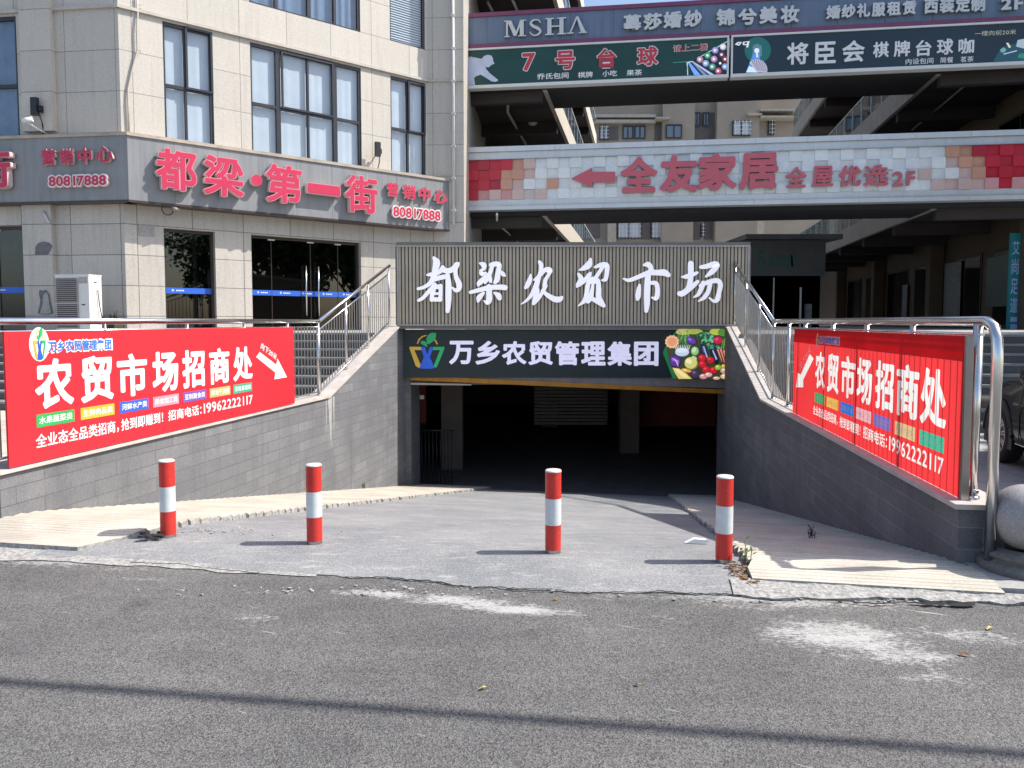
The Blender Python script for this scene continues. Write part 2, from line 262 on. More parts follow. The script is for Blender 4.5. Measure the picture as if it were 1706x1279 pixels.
def glyph(ch, bold):
    k = (ch, round(bold, 3))
    if k in GL: return GL[k]
    _tc.body = ch; dg = bpy.context.evaluated_depsgraph_get(); dg.update()
    me = bpy.data.meshes.new_from_object(_to.evaluated_get(dg)); me.calc_loop_triangles()
    V = np.array([v.co[:2] for v in me.vertices]) if len(me.vertices) else np.zeros((0, 2)); T = [tuple(t.vertices) for t in me.loop_triangles]
    if len(V) == 0: GL[k] = []; return []
    h = 1/88.; pad = bold+.03; x0, y0 = V.min(0)-pad; x1, y1 = V.max(0)+pad
    nx, ny = int((x1-x0)/h)+2, int((y1-y0)/h)+2; gx = x0+h*np.arange(nx); gy = y0+h*np.arange(ny)
    ins = np.zeros((ny, nx), bool); D = np.full((ny, nx), .2); cnt = {}
    for t in T:
        a, b, c = V[list(t)]; lo = np.minimum(np.minimum(a, b), c); hi = np.maximum(np.maximum(a, b), c)
        i0, i1 = int((lo[0]-x0)/h), int((hi[0]-x0)/h)+2; j0, j1 = int((lo[1]-y0)/h), int((hi[1]-y0)/h)+2
        X, Y = np.meshgrid(gx[i0:i1], gy[j0:j1]); s = lambda p, q: (q[0]-p[0])*(Y-p[1])-(q[1]-p[1])*(X-p[0])
        e1, e2, e3 = s(a, b), s(b, c), s(c, a); ins[j0:j1, i0:i1] |= ((e1 >= 0) & (e2 >= 0) & (e3 >= 0)) | ((e1 <= 0) & (e2 <= 0) & (e3 <= 0))
        for e in ((t[0], t[1]), (t[1], t[2]), (t[2], t[0])):
            kk = (min(e), max(e)); cnt[kk] = cnt.get(kk, 0)+1
    R = .09
    for (p, q), c in cnt.items():
        if c != 1: continue
        a, b = V[p], V[q]; lo = np.minimum(a, b)-R; hi = np.maximum(a, b)+R
        i0, i1 = max(0, int((lo[0]-x0)/h)), int((hi[0]-x0)/h)+2; j0, j1 = max(0, int((lo[1]-y0)/h)), int((hi[1]-y0)/h)+2
        X, Y = np.meshgrid(gx[i0:i1], gy[j0:j1]); d = b-a; L2 = d @ d+1e-12; t = np.clip(((X-a[0])*d[0]+(Y-a[1])*d[1])/L2, 0, 1)
        D[j0:j1, i0:i1] = np.minimum(D[j0:j1, i0:i1], np.hypot(X-a[0]-t*d[0], Y-a[1]-t*d[1]))
    D[ins] *= -1; bpy.data.meshes.remove(me)
    out = [[(x0+h*p[0], y0+h*p[1]) for p in dp(lp, .22)] for lp in contour(D, bold)]
    if area(max(out, key=lambda l: abs(area(l)))) < 0: out = [l[::-1] for l in out]
    GL[k] = out
    return GL[k]
def text_loops(s, bold, x0, x1, z0, z1):
    "loops of a line of text fitted into a rectangle"
    out = []; x = 0
    for ch in s:
        if ch != ' ': out.append([[(px+x, py) for px, py in lp] for lp in glyph(ch, bold)])
        x += adv(ch)
    A = np.array([p for g in out for lp in g for p in lp]); lo, hi = A.min(0), A.max(0); sx, sz = (x1-x0)/(hi[0]-lo[0]), (z1-z0)/(hi[1]-lo[1])
    return [[[(x0+(px-lo[0])*sx, z0+(pz_-lo[1])*sz) for px, pz_ in lp] for lp in g] for g in out]
# ---------------------------------------------------------------- mesh builder and objects
def inside(p, L):
    c = False
    for i in range(len(L)):
        (x0, y0), (x1, y1) = L[i-1], L[i]
        if (y0 > p[1]) != (y1 > p[1]) and p[0] < (x1-x0)*(p[1]-y0)/(y1-y0)+x0: c = not c
    return c
class MB:
    def __init__(s, f=None): s.v = []; s.F = []; s.mi = []; s.sm = []; s.f = f or WORLD; s.col = []; s.c = (1, 1, 1)
    def P(s, a, b, c): s.v.append(s.f.pt(a, b, c)); return len(s.v)-1
    def face(s, idx, m=0, sm=False): s.F.append(tuple(idx)); s.mi.append(m); s.sm.append(sm); s.col.append(s.c)
    def quad(s, a, b, c, d, m=0): s.face([s.P(*a), s.P(*b), s.P(*c), s.P(*d)], m)
    def box(s, x0, x1, y0, y1, z0, z1, m=0, mf=None):
        i = [s.P(x, y, z) for z in (z0, z1) for y in (y0, y1) for x in (x0, x1)]
        for k, q in enumerate(((0, 2, 3, 1), (4, 5, 7, 6), (0, 1, 5, 4), (2, 6, 7, 3), (0, 4, 6, 2), (1, 3, 7, 5))):
            s.face([i[a] for a in q], mf if (mf is not None and k == 2) else m)
    def prism(s, poly, y0, y1, m=0, ms=None, back=True):
        s.shape([poly], y0, y1, m, m if ms is None else ms, back)
    def shape(s, loops, y0, y1, m=0, ms=None, back=False):
        "filled loops in the frame's x-z plane, front at y0"
        ms = m if ms is None else ms
        if area(max(loops, key=lambda l: abs(area(l)))) < 0: loops = [l[::-1] for l in loops]
        fl = [p for l in loops for p in l]; fi = [s.P(p[0], y0, p[1]) for p in fl]; st = []; n0 = 0
        for l in loops: st.append(n0); n0 += len(l)
        ars = [area(l) for l in loops]; grp = {i: [i] for i, a in enumerate(ars) if a > 0}
        for i, a in enumerate(ars):
            if a > 0: continue
            own = [o for o in grp if inside(loops[i][0], loops[o])]
            if own: grp[min(own, key=lambda o: ars[o])].append(i)
        tri = []
        for o, ids in grp.items():
            L0 = loops[o]; ax = min(p[0] for p in L0); az = min(p[1] for p in L0); k_ = 20./max(max(p[0] for p in L0)-ax, max(p[1] for p in L0)-az, 1e-6); im = [st[i]+j for i in ids for j in range(len(loops[i]))]
            for t in tessellate_polygon([[Vector(((p[0]-ax)*k_, (p[1]-az)*k_, 0)) for p in loops[i]] for i in ids]): tri.append(tuple(im[q] for q in t))
        for t in tri:
            a, b, c = (fl[i] for i in t); w = (b[0]-a[0])*(c[1]-a[1])-(b[1]-a[1])*(c[0]-a[0])
            if abs(w) > 1e-12: s.face([fi[i] for i in (t if w > 0 else t[::-1])], m)
        if y1 is None: return
        bi = [s.P(p[0], y1, p[1]) for p in fl]; k = 0
        for l in loops:
            n = len(l)
            for i in range(n):
                a, b = k+i, k+(i+1) % n; s.face([fi[a], bi[a], bi[b], fi[b]], ms)
            k += n
        if back:
            for t in tri:
                a, b, c = (fl[i] for i in t); w = (b[0]-a[0])*(c[1]-a[1])-(b[1]-a[1])*(c[0]-a[0])
                if abs(w) > 1e-12: s.face([bi[i] for i in (t[::-1] if w > 0 else t)], ms)
    def text(s, st, x0, x1, z0, z1, y0, y1=None, bold=.02, m=0, ms=None):
        for g in text_loops(st, bold, x0, x1, z0, z1):
            if g: s.shape(g, y0, y1, m, ms)
    def tube(s, pts, r, n=10, m=0, closed=False, cap=True):
        pts = [s.f.pt(*p) for p in pts]; rr = r if hasattr(r, '__len__') else [r]*len(pts); rings = []; up0 = None
        for i, p in enumerate(pts):
            d = (pts[min(i+1, len(pts)-1)]-pts[max(i-1, 0)]).normalized()
            ref = Vector((0, 0, 1)) if abs(d.z) < .9 else Vector((1, 0, 0))
            if up0 is not None: ref = up0
            a = (ref-d*ref.dot(d)).normalized(); b = d.cross(a); up0 = a
            ring = []
            for k in range(n):
                t = 2*math.pi*k/n; s.v.append(p+(a*math.cos(t)+b*math.sin(t))*rr[i]); ring.append(len(s.v)-1)
            rings.append(ring)
        for i in range(len(rings)-1):
            for k in range(n): s.face([rings[i][k], rings[i][(k+1) % n], rings[i+1][(k+1) % n], rings[i+1][k]], m, True)
        if cap: s.face(rings[0][::-1], m); s.face(rings[-1], m)
    def lathe(s, prof, cx, cy, n=24, m=0, mm=None, axis='z', jit=0):
        rings = []
        for (r, h) in prof:
            ring = []
            for k in range(n):
                t = 2*math.pi*k/n; c_, s_ = r*math.cos(t), r*math.sin(t)
                ring.append(s.P(cx+c_, cy+s_, h) if axis == 'z' else (s.P(cx+c_, h, cy+s_)))
            rings.append(ring)
        for i in range(len(rings)-1):
            for k in range(n):
                q = [rings[i][k], rings[i][(k+1) % n], rings[i+1][(k+1) % n], rings[i+1][k]]
                s.face(q if axis == 'z' else q[::-1], mm[i] if mm else m, True)
    def grid(s, xs, ys, fz, m=0, sm=False):
        I = [[s.P(x, y, fz(x, y)) for x in xs] for y in ys]
        for j in range(len(ys)-1):
            for i in range(len(xs)-1): s.face([I[j][i], I[j][i+1], I[j+1][i+1], I[j+1][i]], m, sm)
    def build(s, name, mats, parent=None, paint=False, loc=None):
        if isinstance(mats, str): mats = [mats]
        o0 = Vector(loc) if loc is not None else (ROOTLOC[parent.name] if parent else Vector((0, 0, 0)))
        me = bpy.data.meshes.new(name); me.from_pydata([v-o0 for v in s.v], [], s.F); me.update()
        for q in mats: me.materials.append(M(q))
        me.polygons.foreach_set('material_index', s.mi); me.polygons.foreach_set('use_smooth', s.sm)
        uv = me.uv_layers.new(name='UVMap'); co = s.v; data = []
        for p in me.polygons:
            n = p.normal
            if abs(n.z) > .75: e = lambda v: (v.x, v.y)
            else:
                t = Vector((-n.y, n.x, 0)).normalized(); e = lambda v, t=t: (v.dot(t), v.z)
            for vi in p.vertices: data += e(co[vi])
        uv.data.foreach_set('uv', data)
        if paint:
            ca = me.color_attributes.new('paint', 'FLOAT_COLOR', 'CORNER'); d = []
            for p, c in zip(me.polygons, s.col): d += [*c, 1.]*p.loop_total
            ca.data.foreach_set('color', d)
        o = bpy.data.objects.new(name, me); COL.objects.link(o)
        ROOTLOC[o.name] = o0
        if parent: o.parent = parent
        else: o.location = o0
        return o
ROOTLOC = {}
def tag(o, label, cat=None, group=None, kind=None):
    if label: o['label'] = label
    if cat: o['category'] = cat
    if group: o['group'] = group
    if kind: o['kind'] = kind
    return o
def thing(name, label, cat, loc, group=None):
    o = bpy.data.objects.new(name, None); COL.objects.link(o); o.location = loc; ROOTLOC[o.name] = Vector(loc); o.empty_display_size = .2
    return tag(o, label, cat, group)
def bx(name, mats, parent, f, *a, **k):
    b = MB(f); b.box(*a, **k); return b.build(name, mats, parent)
# ================================================================ GROUND
FR = Fr((0, 0, 0), RF(1, 0))                                   # ramp axes: x across, y up the ramp axis (away)
def lin(a, b, n): return [a+(b-a)*i/(n-1) for i in range(n)]
def wob(x, s=1.): return math.sin(x*3.1*s)*.5+math.sin(x*7.7*s+1.3)*.3+math.sin(x*17.3*s+.4)*.2
EDGE = [(-60, 4.72), (-4.6, 4.68), (-3.99, 4.75), (-2.33, 4.75), (-1.07, 4.69), (.62, 4.84), (1.985, 5.0), (2.6, 5.1), (60, 5.3)]
def edgeY(x): return float(np.interp(x, [e[0] for e in EDGE], [e[1] for e in EDGE]))
def rampz(Y): 
    d = Y-5.45
    return -.19*max(0, d) if d > .5 else (-.19*max(0, d+.0)**2/1.0 if d > 0 else 0) - (0 if d <= .5 else 0)
def rampz(Y):
    d = Y-5.3
    if d <= 0: return .012
    if d < .6: return .012-.19*d*d/1.2
    return .012-.19*(d-.3)
# road: one sheet, fine mesh in front of the camera to carry the chalky dust
xs = sorted(set([-60, -40, -25, -15, -10, -7, 60, 40, 25, 15, 10, 6] + [round(-6.4+.05*i, 3) for i in range(236)]))
ys = sorted(set([-30, -14, -6, -2, .5] + [round(1.2+.05*i, 3) for i in range(83)]))
b = MB(FR); b.grid(xs, ys, lambda x, y: 0.)
ro = b.build('road', 'worn_asphalt'); tag(ro, 'worn grey asphalt road with pale dusty patches in front of the ramp', 'road', kind='structure')
def uvRF(u, v):
    p = pz(u, v); return p.x*math.cos(TH)-p.y*math.sin(TH), p.x*math.sin(TH)+p.y*math.cos(TH)
spots = [(1400, 1060, .55, .30, .75), (1500, 1090, .5, .2, .6), (1620, 1060, .5, .18, .55), (760, 1000, .55, .13, .75), (860, 1015, .5, .09, .85), (640, 990, .5, .10, .7), (1000, 990, .7, .10, .45), (250, 965, .9, .07, .45), (470, 990, .5, .08, .4),
         (1560, 1130, .35, .12, .5), (420, 1030, .25, .12, .45), (300, 1120, .12, .05, .5), (1250, 1010, .5, .10, .5), (760, 1225, .35, .06, .4), (980, 1240, .25, .05, .4), (90, 1010, .12, .03, .6), (1160, 1030, .9, .12, .35), (180, 1050, .3, .04, .35), (1450, 1000, 1.2, .05, .45), (60, 940, .6, .04, .6)]
sp = [(*uvRF(u, v), a, c, k) for u, v, a, c, k in spots]
pts = np.array([(y_[0], y_[1]) for y_ in [(x, y) for y in ys for x in xs]]); dv = np.zeros(len(pts))
for X, Y, a, c, k in sp: dv = np.maximum(dv, k*np.exp(-((pts[:, 0]-X)/a)**2-((pts[:, 1]-Y)/c)**2))
ey = np.array([edgeY(x) for x in pts[:, 0]]); dd = ey-pts[:, 1]; dv = np.maximum(dv, (.40+.22*np.sin(pts[:, 0]*1.9)*np.sin(pts[:, 0]*.7+1))*np.exp(-(dd/.26)**2))
at = ro.data.attributes.new('dust', 'FLOAT', 'POINT'); at.data.foreach_set('value', dv.astype(np.float32))
# far ground sheet with a hole for the ramp and basement
b = MB(FR)
for q in ((-400, -6, -400, 500), (4, 400, -400, 500), (-6, 4, -400, 4.0), (-6, 4, 60, 500)):
    b.quad((q[0], q[2], -.06), (q[1], q[2], -.06), (q[1], q[3], -.06), (q[0], q[3], -.06))
tag(b.build('ground', 'paving'), 'flat paved ground far around the market', None, kind='structure')
# right wall axis
RW0 = pz(1590, 948); RWD = RF(-.0486, 1).normalized(); FW_R = Fr(RW0, RWD)       # y>0 towards the ramp
def rwX(Y): return 2.045-.0486*(Y-5.65)
# driveway sheet (slightly proud of the road, ragged front edge with a skirt)
b = MB(FR); N = 150; Ys = [None, 5.0, 5.15, 5.3, 5.45, 5.6, 5.75, 5.9, 6.3, 7, 8, 9, 10, 12, 14, 16.6, 18.2]; rows = []
xe = lin(-4.4, .8, N)
for k, Y in enumerate(Ys):
    row = []
    for i, x in enumerate(xe):
        if Y is None: y = edgeY(x)+.045*wob(x)+random.uniform(-.012, .012); z = .007+.003*wob(x, .6)
        elif Y == 5.0: y = edgeY(x)+.16; z = .016
        else: y = Y; z = rampz(Y)+.012
        row.append(b.P(x, y, z))
    rows.append(row)
for k in range(len(rows)-1):
    for i in range(N-1): b.face([rows[k][i], rows[k][i+1], rows[k+1][i+1], rows[k+1][i]], 0, k > 0)
sk = [b.P(x, edgeY(x)+.045*wob(x)+.02, -.03) for x in xe]
for i in range(N-1): b.face([sk[i], sk[i+1], rows[0][i+1], rows[0][i]], 1)
tag(b.build('driveway', ['driveway_concrete', 'rubble_concrete']), 'grey concrete driveway sloping down into the market entrance', 'driveway', kind='structure')
# ribbed stone walkways on both sides of the ramp
def strip(name, xin, xout, y0, label, skirt):
    b = MB(FR); ribs = []; Y = y0; step = .15
    prof = [(y0, .045)]
    while Y < 17.4:
        Y += step; z = rampz(Y)+.045
        prof += [(Y-.006, z+.020), (Y, z)] if Y > 5.2 else [(Y, .045)]
    def rag(Y): return .022*wob(Y, 2.3)+random.uniform(-.012, .012)
    A = []; B = []; C = []
    for k, (Y, z) in enumerate(prof):
        xi = xin(Y)+(rag(Y) if Y > 5.1 else 0)+((.028 if k % 2 else -.014) if skirt and Y > 5.3 else (-.010 if k % 2 else .006) if Y > 5.3 else 0)
        A.append(b.P(xi, Y, z)); B.append(b.P(xout(Y), Y, z)); C.append(b.P(xi, Y, z-.12))
    for k in range(len(prof)-1):
        q = [A[k], B[k], B[k+1], A[k+1]] if xout(6) > xin(6) else [B[k], A[k], A[k+1], B[k+1]]
        b.face(q, 0); b.face([A[k], A[k+1], C[k+1], C[k]], 1)
    e = [A[0], B[0], b.P(xout(y0), y0, -.03), b.P(xin(y0), y0, -.03)]; b.face(e, 1)
    return tag(b.build(name, ['ribbed_stone', 'rubble_concrete']), label, 'walkway', kind='structure')
strip('walkway', lambda Y: float(np.interp(Y, [4.9, 5.45, 17], [-4.15, -3.82, -3.72])), lambda Y: -5.4, 4.88, 'cream ribbed stone walkway along the sunlit wall of the ramp', 0)
b = MB(FR); b.box(-12, -5.4, 4.86, 12.4, -.05, .043); tag(b.build('pavement', 'ribbed_stone'), 'pale pavement on the sunlit side of the ramp', 'pavement', kind='structure')
strip('walkway', lambda Y: float(np.interp(Y, [5.06, 17], [.64, .35])), lambda Y: rwX(Y)+.05, 5.07, 'shaded ribbed stone walkway along the dark wall of the ramp', 1)
# broken concrete lip in front of the right walkway, and its crack
b = MB(FR); n = 70; R0 = []; R1 = []; R2 = []
for i, x in enumerate(lin(.5, 4.5, n)):
    R0.append(b.P(x, edgeY(x)-.02+.05*wob(x, 1.7)+random.uniform(-.015, .015), .012+.014*abs(wob(x, 3))))
    R1.append(b.P(x, 5.09+.0*x, .035+.006*wob(x, 4))); R2.append(b.P(x, edgeY(x)+.0+.05*wob(x, 1.7), -.03))
for i in range(n-1): b.face([R0[i], R0[i+1], R1[i+1], R1[i]], 0); b.face([R2[i], R2[i+1], R0[i+1], R0[i]], 0)
tag(b.build('kerb', 'rubble_concrete'), 'broken pale concrete lip where road meets the shaded walkway', 'kerb', kind='structure')
b = MB(FR); n = 60; R0 = []; R1 = []
for i, x in enumerate(lin(-9, -2.2, n)):
    yb = edgeY(x); R0.append(b.P(x, yb-.07-.035*wob(x, 2)+random.uniform(-.01, .01), .006)); R1.append(b.P(x, (4.9 if x < -4.15 else yb+.05), .011))
for i in range(n-1): b.face([R0[i], R0[i+1], R1[i+1], R1[i]], 0)
tag(b.build('kerb', 'rubble_concrete'), 'crumbled pale concrete rim where road meets the cream walkway', 'kerb', kind='structure')
# cracks: ragged dark slots a few millimetres over the joint
b = MB(FR)
def crack(x0, x1, off, wid, s=1., y=None, zz=.0095):
    n = int(abs(x1-x0)/.03)+2; a = []
    for x in lin(x0, x1, n):
        w = wid*max(0.08, .45+.6*wob(x, s))*random.uniform(.6, 1.2); yy = (edgeY(x) if y is None else y)+off+.045*wob(x)+random.uniform(-.012, .012)
        a.append((b.P(x, yy-w, zz), b.P(x, yy, zz+.003)))
    for i in range(n-1): b.face([a[i][0], a[i+1][0], a[i+1][1], a[i][1]])
crack(-2.0, .75, .0, .010, 1.1); crack(-.9, -.3, -.02, .016, 2.); crack(.75, 1.9, -.05, .05, 1.4, None, .014); crack(-3.6, -2.6, -.03, .007, 1.5)
tag(b.build('road_crack', 'crack_dark'), 'dark ragged crack between the asphalt and the concrete apron', 'crack', kind='structure')
# pavement, steps and plaza on the right; steps and plaza on the left
b = MB(FR)
Rl = [b.P(rwX(Y)+.045, Y, .06) for Y in (5.12, 12.4)]; Rr = [b.P(30, Y, .06) for Y in (5.3, 12.4)]
b.face([Rl[0], Rr[0], Rr[1], Rl[1]]); f0 = [b.P(rwX(5.12)+.045, 5.12, -.02), b.P(30, 5.3, -.02)]; b.face([f0[0], f0[1], Rr[0], Rl[0]])
tag(b.build('pavement', 'paving'), 'light paving slabs beside the granite ball and parked car', 'pavement', kind='structure')
def steps(name, x0, x1, y0, label):
    t = thing(name, label, 'stairs', FR.pt((x0+x1)/2, y0, .05)); n = 9; tr = .37; ri = 1.41/n
    b = MB(FR); e = MB(FR)
    for k in range(n):
        z = .045+ri*(k+1); y = y0+tr*k; b.box(x0, x1, y, y0+tr*n+.2, z-ri, z-.0355); e.box(x0, x1, y-.02, y+tr-.022, z-.035, z)
    b.build('riser', 'step_stone', t); e.build('tread', 'step_nosing', t); return t
steps('stone_steps', -16, -5.66, 12.3, 'stone steps seen through the railing beside the sunlit wall')
steps('stone_steps', 2.35, 22, 12.3, 'stone steps behind the parked dark car')
b = MB(FR); ztop = 1.45
P = [(-60, 15.85), (-5.5, 15.85), (-5.5, 15.98), (1.7, 17.3), (1.7, 15.85), (60, 15.85), (60, 400), (-60, 400)]
top = [b.P(x, y, ztop) for x, y in P]; b.face(top)
tag(b.build('plaza', 'paving'), 'raised paved plaza level behind the market entrance', 'plaza', kind='structure')
# ================================================================ BASEMENT behind the opening
FM = Fr((0, 16.5, 0))                                         # market front: square to the camera axis
t = thing('market_hall', 'dark underground market hall behind the roller shutter opening', 'market hall', (1.3, 22, -2.1))
b = MB(); b.quad((-14, 15.5, -2.19), (16, 15.5, -2.19), (16, 36, -2.19), (-14, 36, -2.19)); b.build('floor', 'basement_floor', t)
b = MB(); b.quad((-14, 17.0, .38), (-14, 36, .38), (16, 36, .38), (16, 17.0, .38)); b.build('ceiling', 'basement', t)
b = MB(); b.box(-14, 16, 36, 36.2, -2.2, .5); b.box(-14.2, -14, 17, 36, -2.2, .5); b.box(16, 16.2, 17, 36, -2.2, .5); b.box(-14, -2.34, 17.0, 17.2, -2.2, 1.4); b.box(4.98, 16, 17.0, 17.2, -2.2, 1.4); b.build('wall', 'basement', t)
for x, y in ((-1.85, 20), (3.2, 22.5), (1.1, 28), (-3.6, 27), (6.8, 25)): bx('column', 'basement', t, WORLD, x, x+.55, y, y+.55, -2.19, .38)
bx('stall_panel', 'basement_red', t, WORLD, -3.3, -2.2, 19.5, 19.7, -.9, .3); bx('stall_panel', 'basement_red', t, WORLD, 3.9, 6.4, 24, 24.2, -1.6, .2)
b = MB()
for k in range(14): b.box(.7, 3.0, 24.0, 24.06, -1.55+k*.11, -1.55+k*.11+.085)
b.build('roller_door', 'basement_shutter', t)
b = MB()
for k in range(10): b.tube([(-2.25+k*.09, 18.2, -2.19), (-2.25+k*.09, 18.2, -.9)], .012, 6)
b.tube([(-2.3, 18.2, -.9), (-1.38, 18.2, -.9)], .02, 6); b.build('fence_grille', 'frame_dark', t)
bx('socket', 'white_plastic', t, WORLD, -2.16, -2.06, 17.9, 17.95, -.12, -.03)
# ================================================================ RETAINING WALLS
FL = Fr(RF(-5.32, 0), RF(0, 1))                                # y>0 into the left wall
tw = thing('retaining_wall', 'sunlit grey slate retaining wall under the opaque red banner', 'wall', FL.pt(11, .15, -1))
b = MB(FL); Y0, YB, YE = 5.42, 11.95, 15.5
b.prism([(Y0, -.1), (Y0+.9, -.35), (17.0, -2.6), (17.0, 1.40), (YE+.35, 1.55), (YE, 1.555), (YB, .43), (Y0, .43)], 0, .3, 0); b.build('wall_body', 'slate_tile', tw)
b = MB(FL)
for (a, za, c, zc) in ((Y0-.03, .432, YB, .432), (YB, .432, YE, 1.557), (YE, 1.557, YE+.35, 1.557)):
    i = [b.P(x, y, z+h) for x, z in ((a, za), (c, zc)) for y in (-.035, .335) for h in (0, .035)]
    for q in ((0, 4, 5, 1), (2, 3, 7, 6), (1, 5, 7, 3), (0, 2, 6, 4), (0, 1, 3, 2), (4, 6, 7, 5)): b.face([i[k] for k in q])
b.build('coping', 'coping_stone', tw)
b = MB(FL)   # lime run under the joint of the coping
b.prism([(11.92, .43), (12.10, .43), (12.08, .22), (12.06, -.10), (12.03, -.45), (12.0, -.12), (11.98, .02), (11.96, .2)], -.003, None); b.prism([(12.13, .43), (12.2, .43), (12.18, .1), (12.16, -.3), (12.145, .0)], -.003, None); b.prism([(11.84, .43), (11.88, .43), (11.87, .05), (11.86, -.12), (11.85, .1)], -.003, None); b.build('lime_stain', 'stain_pale', tw)
tw2 = thing('retaining_wall', 'shaded slate retaining wall, tiles coloured darker, under the translucent red banner', 'wall', FW_R.pt(6, -.15, -1))
b = MB(FW_R); s0, sB, sE = -.03, 7.05, 11.0
cor = FW_R; b.prism([(s0, -.12), (s0, .43), (sB, .43), (sE, 1.555), (11.8, 1.555), (11.8, -2.6), (s0+.9, -.4)], 0, -.3, 0); b.build('wall_body', 'slate_shaded', tw2)
b = MB(FW_R)
for (a, za, c, zc) in ((s0-.04, .432, sB, .432), (sB, .432, sE, 1.557), (sE, 1.557, sE+.3, 1.557)):
    i = [b.P(x, y, z+h) for x, z in ((a, za), (c, zc)) for y in (.035, -.335) for h in (0, .035)]
    for q in ((0, 1, 5, 4), (2, 6, 7, 3), (1, 3, 7, 5), (0, 4, 6, 2), (0, 2, 3, 1), (4, 5, 7, 6)): b.face([i[k] for k in q])
b.build('coping', 'coping_stone', tw2)
bx('end_block', 'soffit_dark', tw2, FW_R, .3, .62, -.95, -.31, .06, .40)
# ================================================================ RAILINGS
def railing(label, f, sgn, a0, aB, aE, posts, posts2, zend, endloop):
    "a: distance along the wall; sgn: +1 when y>0 goes into the wall"
    yy = .15*sgn; t = thing('steel_railing', label, 'railing', f.pt((a0+aB)/2, yy, .467))
    zt = 1.70; b = MB(f)
    if endloop: b.tube([(endloop[0], yy, .05), (endloop[0], yy, 1.45), (endloop[0]+.015, yy, 1.58), (endloop[0]+.06, yy, 1.66), (endloop[0]+.16, yy, zt), (aB, yy, zt)], .035, 14)
    else: b.tube([(a0, yy, zt), (aB, yy, zt)], .032, 14)
    b.tube([(aB, yy, zt), (aE, yy, zend)], .030, 14); b.build('handrail', 'steel', t)
    b = MB(f); b.tube([(a0, yy, 1.61), (aB, yy, 1.61)], .012, 8); b.tube([(a0, yy, .53), (aB, yy, .53)], .012, 8)
    b.tube([(aB, yy, 1.56), (aE, yy, zend-.15)], .014, 8); b.tube([(aB, yy, .53), (aE, yy, zend-1.16)], .012, 8); b.build('cross_rail', 'steel', t)
    for p in posts:
        b = MB(f); b.tube([(p, yy, .465), (p, yy, 1.68)], .032 if p < .2 else .024, 12); b.lathe([(.045, .468), (.045, .485), (.026, .492)], p, yy, 12); b.build('post', 'steel', t)
    sl = (zend-zt)/(aE-aB)
    for p in posts2:
        z = sl*(p-aB); b = MB(f); b.tube([(p, yy, .46+z), (p, yy, 1.68+z)], .022, 10); b.build('post', 'steel', t)
    n = int((aB-a0)/.112); me = None
    for k in range(n):
        p = a0+.06+k*.112
        if min(abs(p-q) for q in posts) < .04: continue
        if me is None: b = MB(f); b.tube([(p, yy, .53), (p, yy, 1.61)], .0085, 6, cap=False); me = b.build('baluster', 'steel_dull', t); me0 = p
        else: c = me.copy(); COL.objects.link(c); c.location = f.x*(p-me0)
    n2 = int((aE-aB)/.115); me = None
    for k in range(min(n2, 98-n)):
        p = aB+.06+k*.115; z = sl*(p-aB)
        if min(abs(p-q) for q in posts2) < .04: continue
        if me is None: b = MB(f); b.tube([(p, yy, .53+z), (p, yy, 1.55+z)], .0085, 6, cap=False); me = b.build('baluster', 'steel_dull', t); me0 = (p, z)
        else: c = me.copy(); COL.objects.link(c); c.location = f.x*(p-me0[0])+Vector((0, 0, z-me0[1]))
    return t
railing('stainless railing on the sunlit wall, carrying the opaque red banner', FL, 1, 5.2, 11.95, 15.45, [5.5, 6.9, 8.3, 9.6, 10.85, 11.93], [13.1, 14.2, 15.4], 2.86, None)
railing('stainless railing on the shaded wall with a bent end pole', FW_R, -1, .05, 7.05, 11.3, [.12, 1.3, 2.5, 3.7, 5.0, 5.95, 7.03], [8.3, 9.7, 11.1], 2.95, (-.16,))
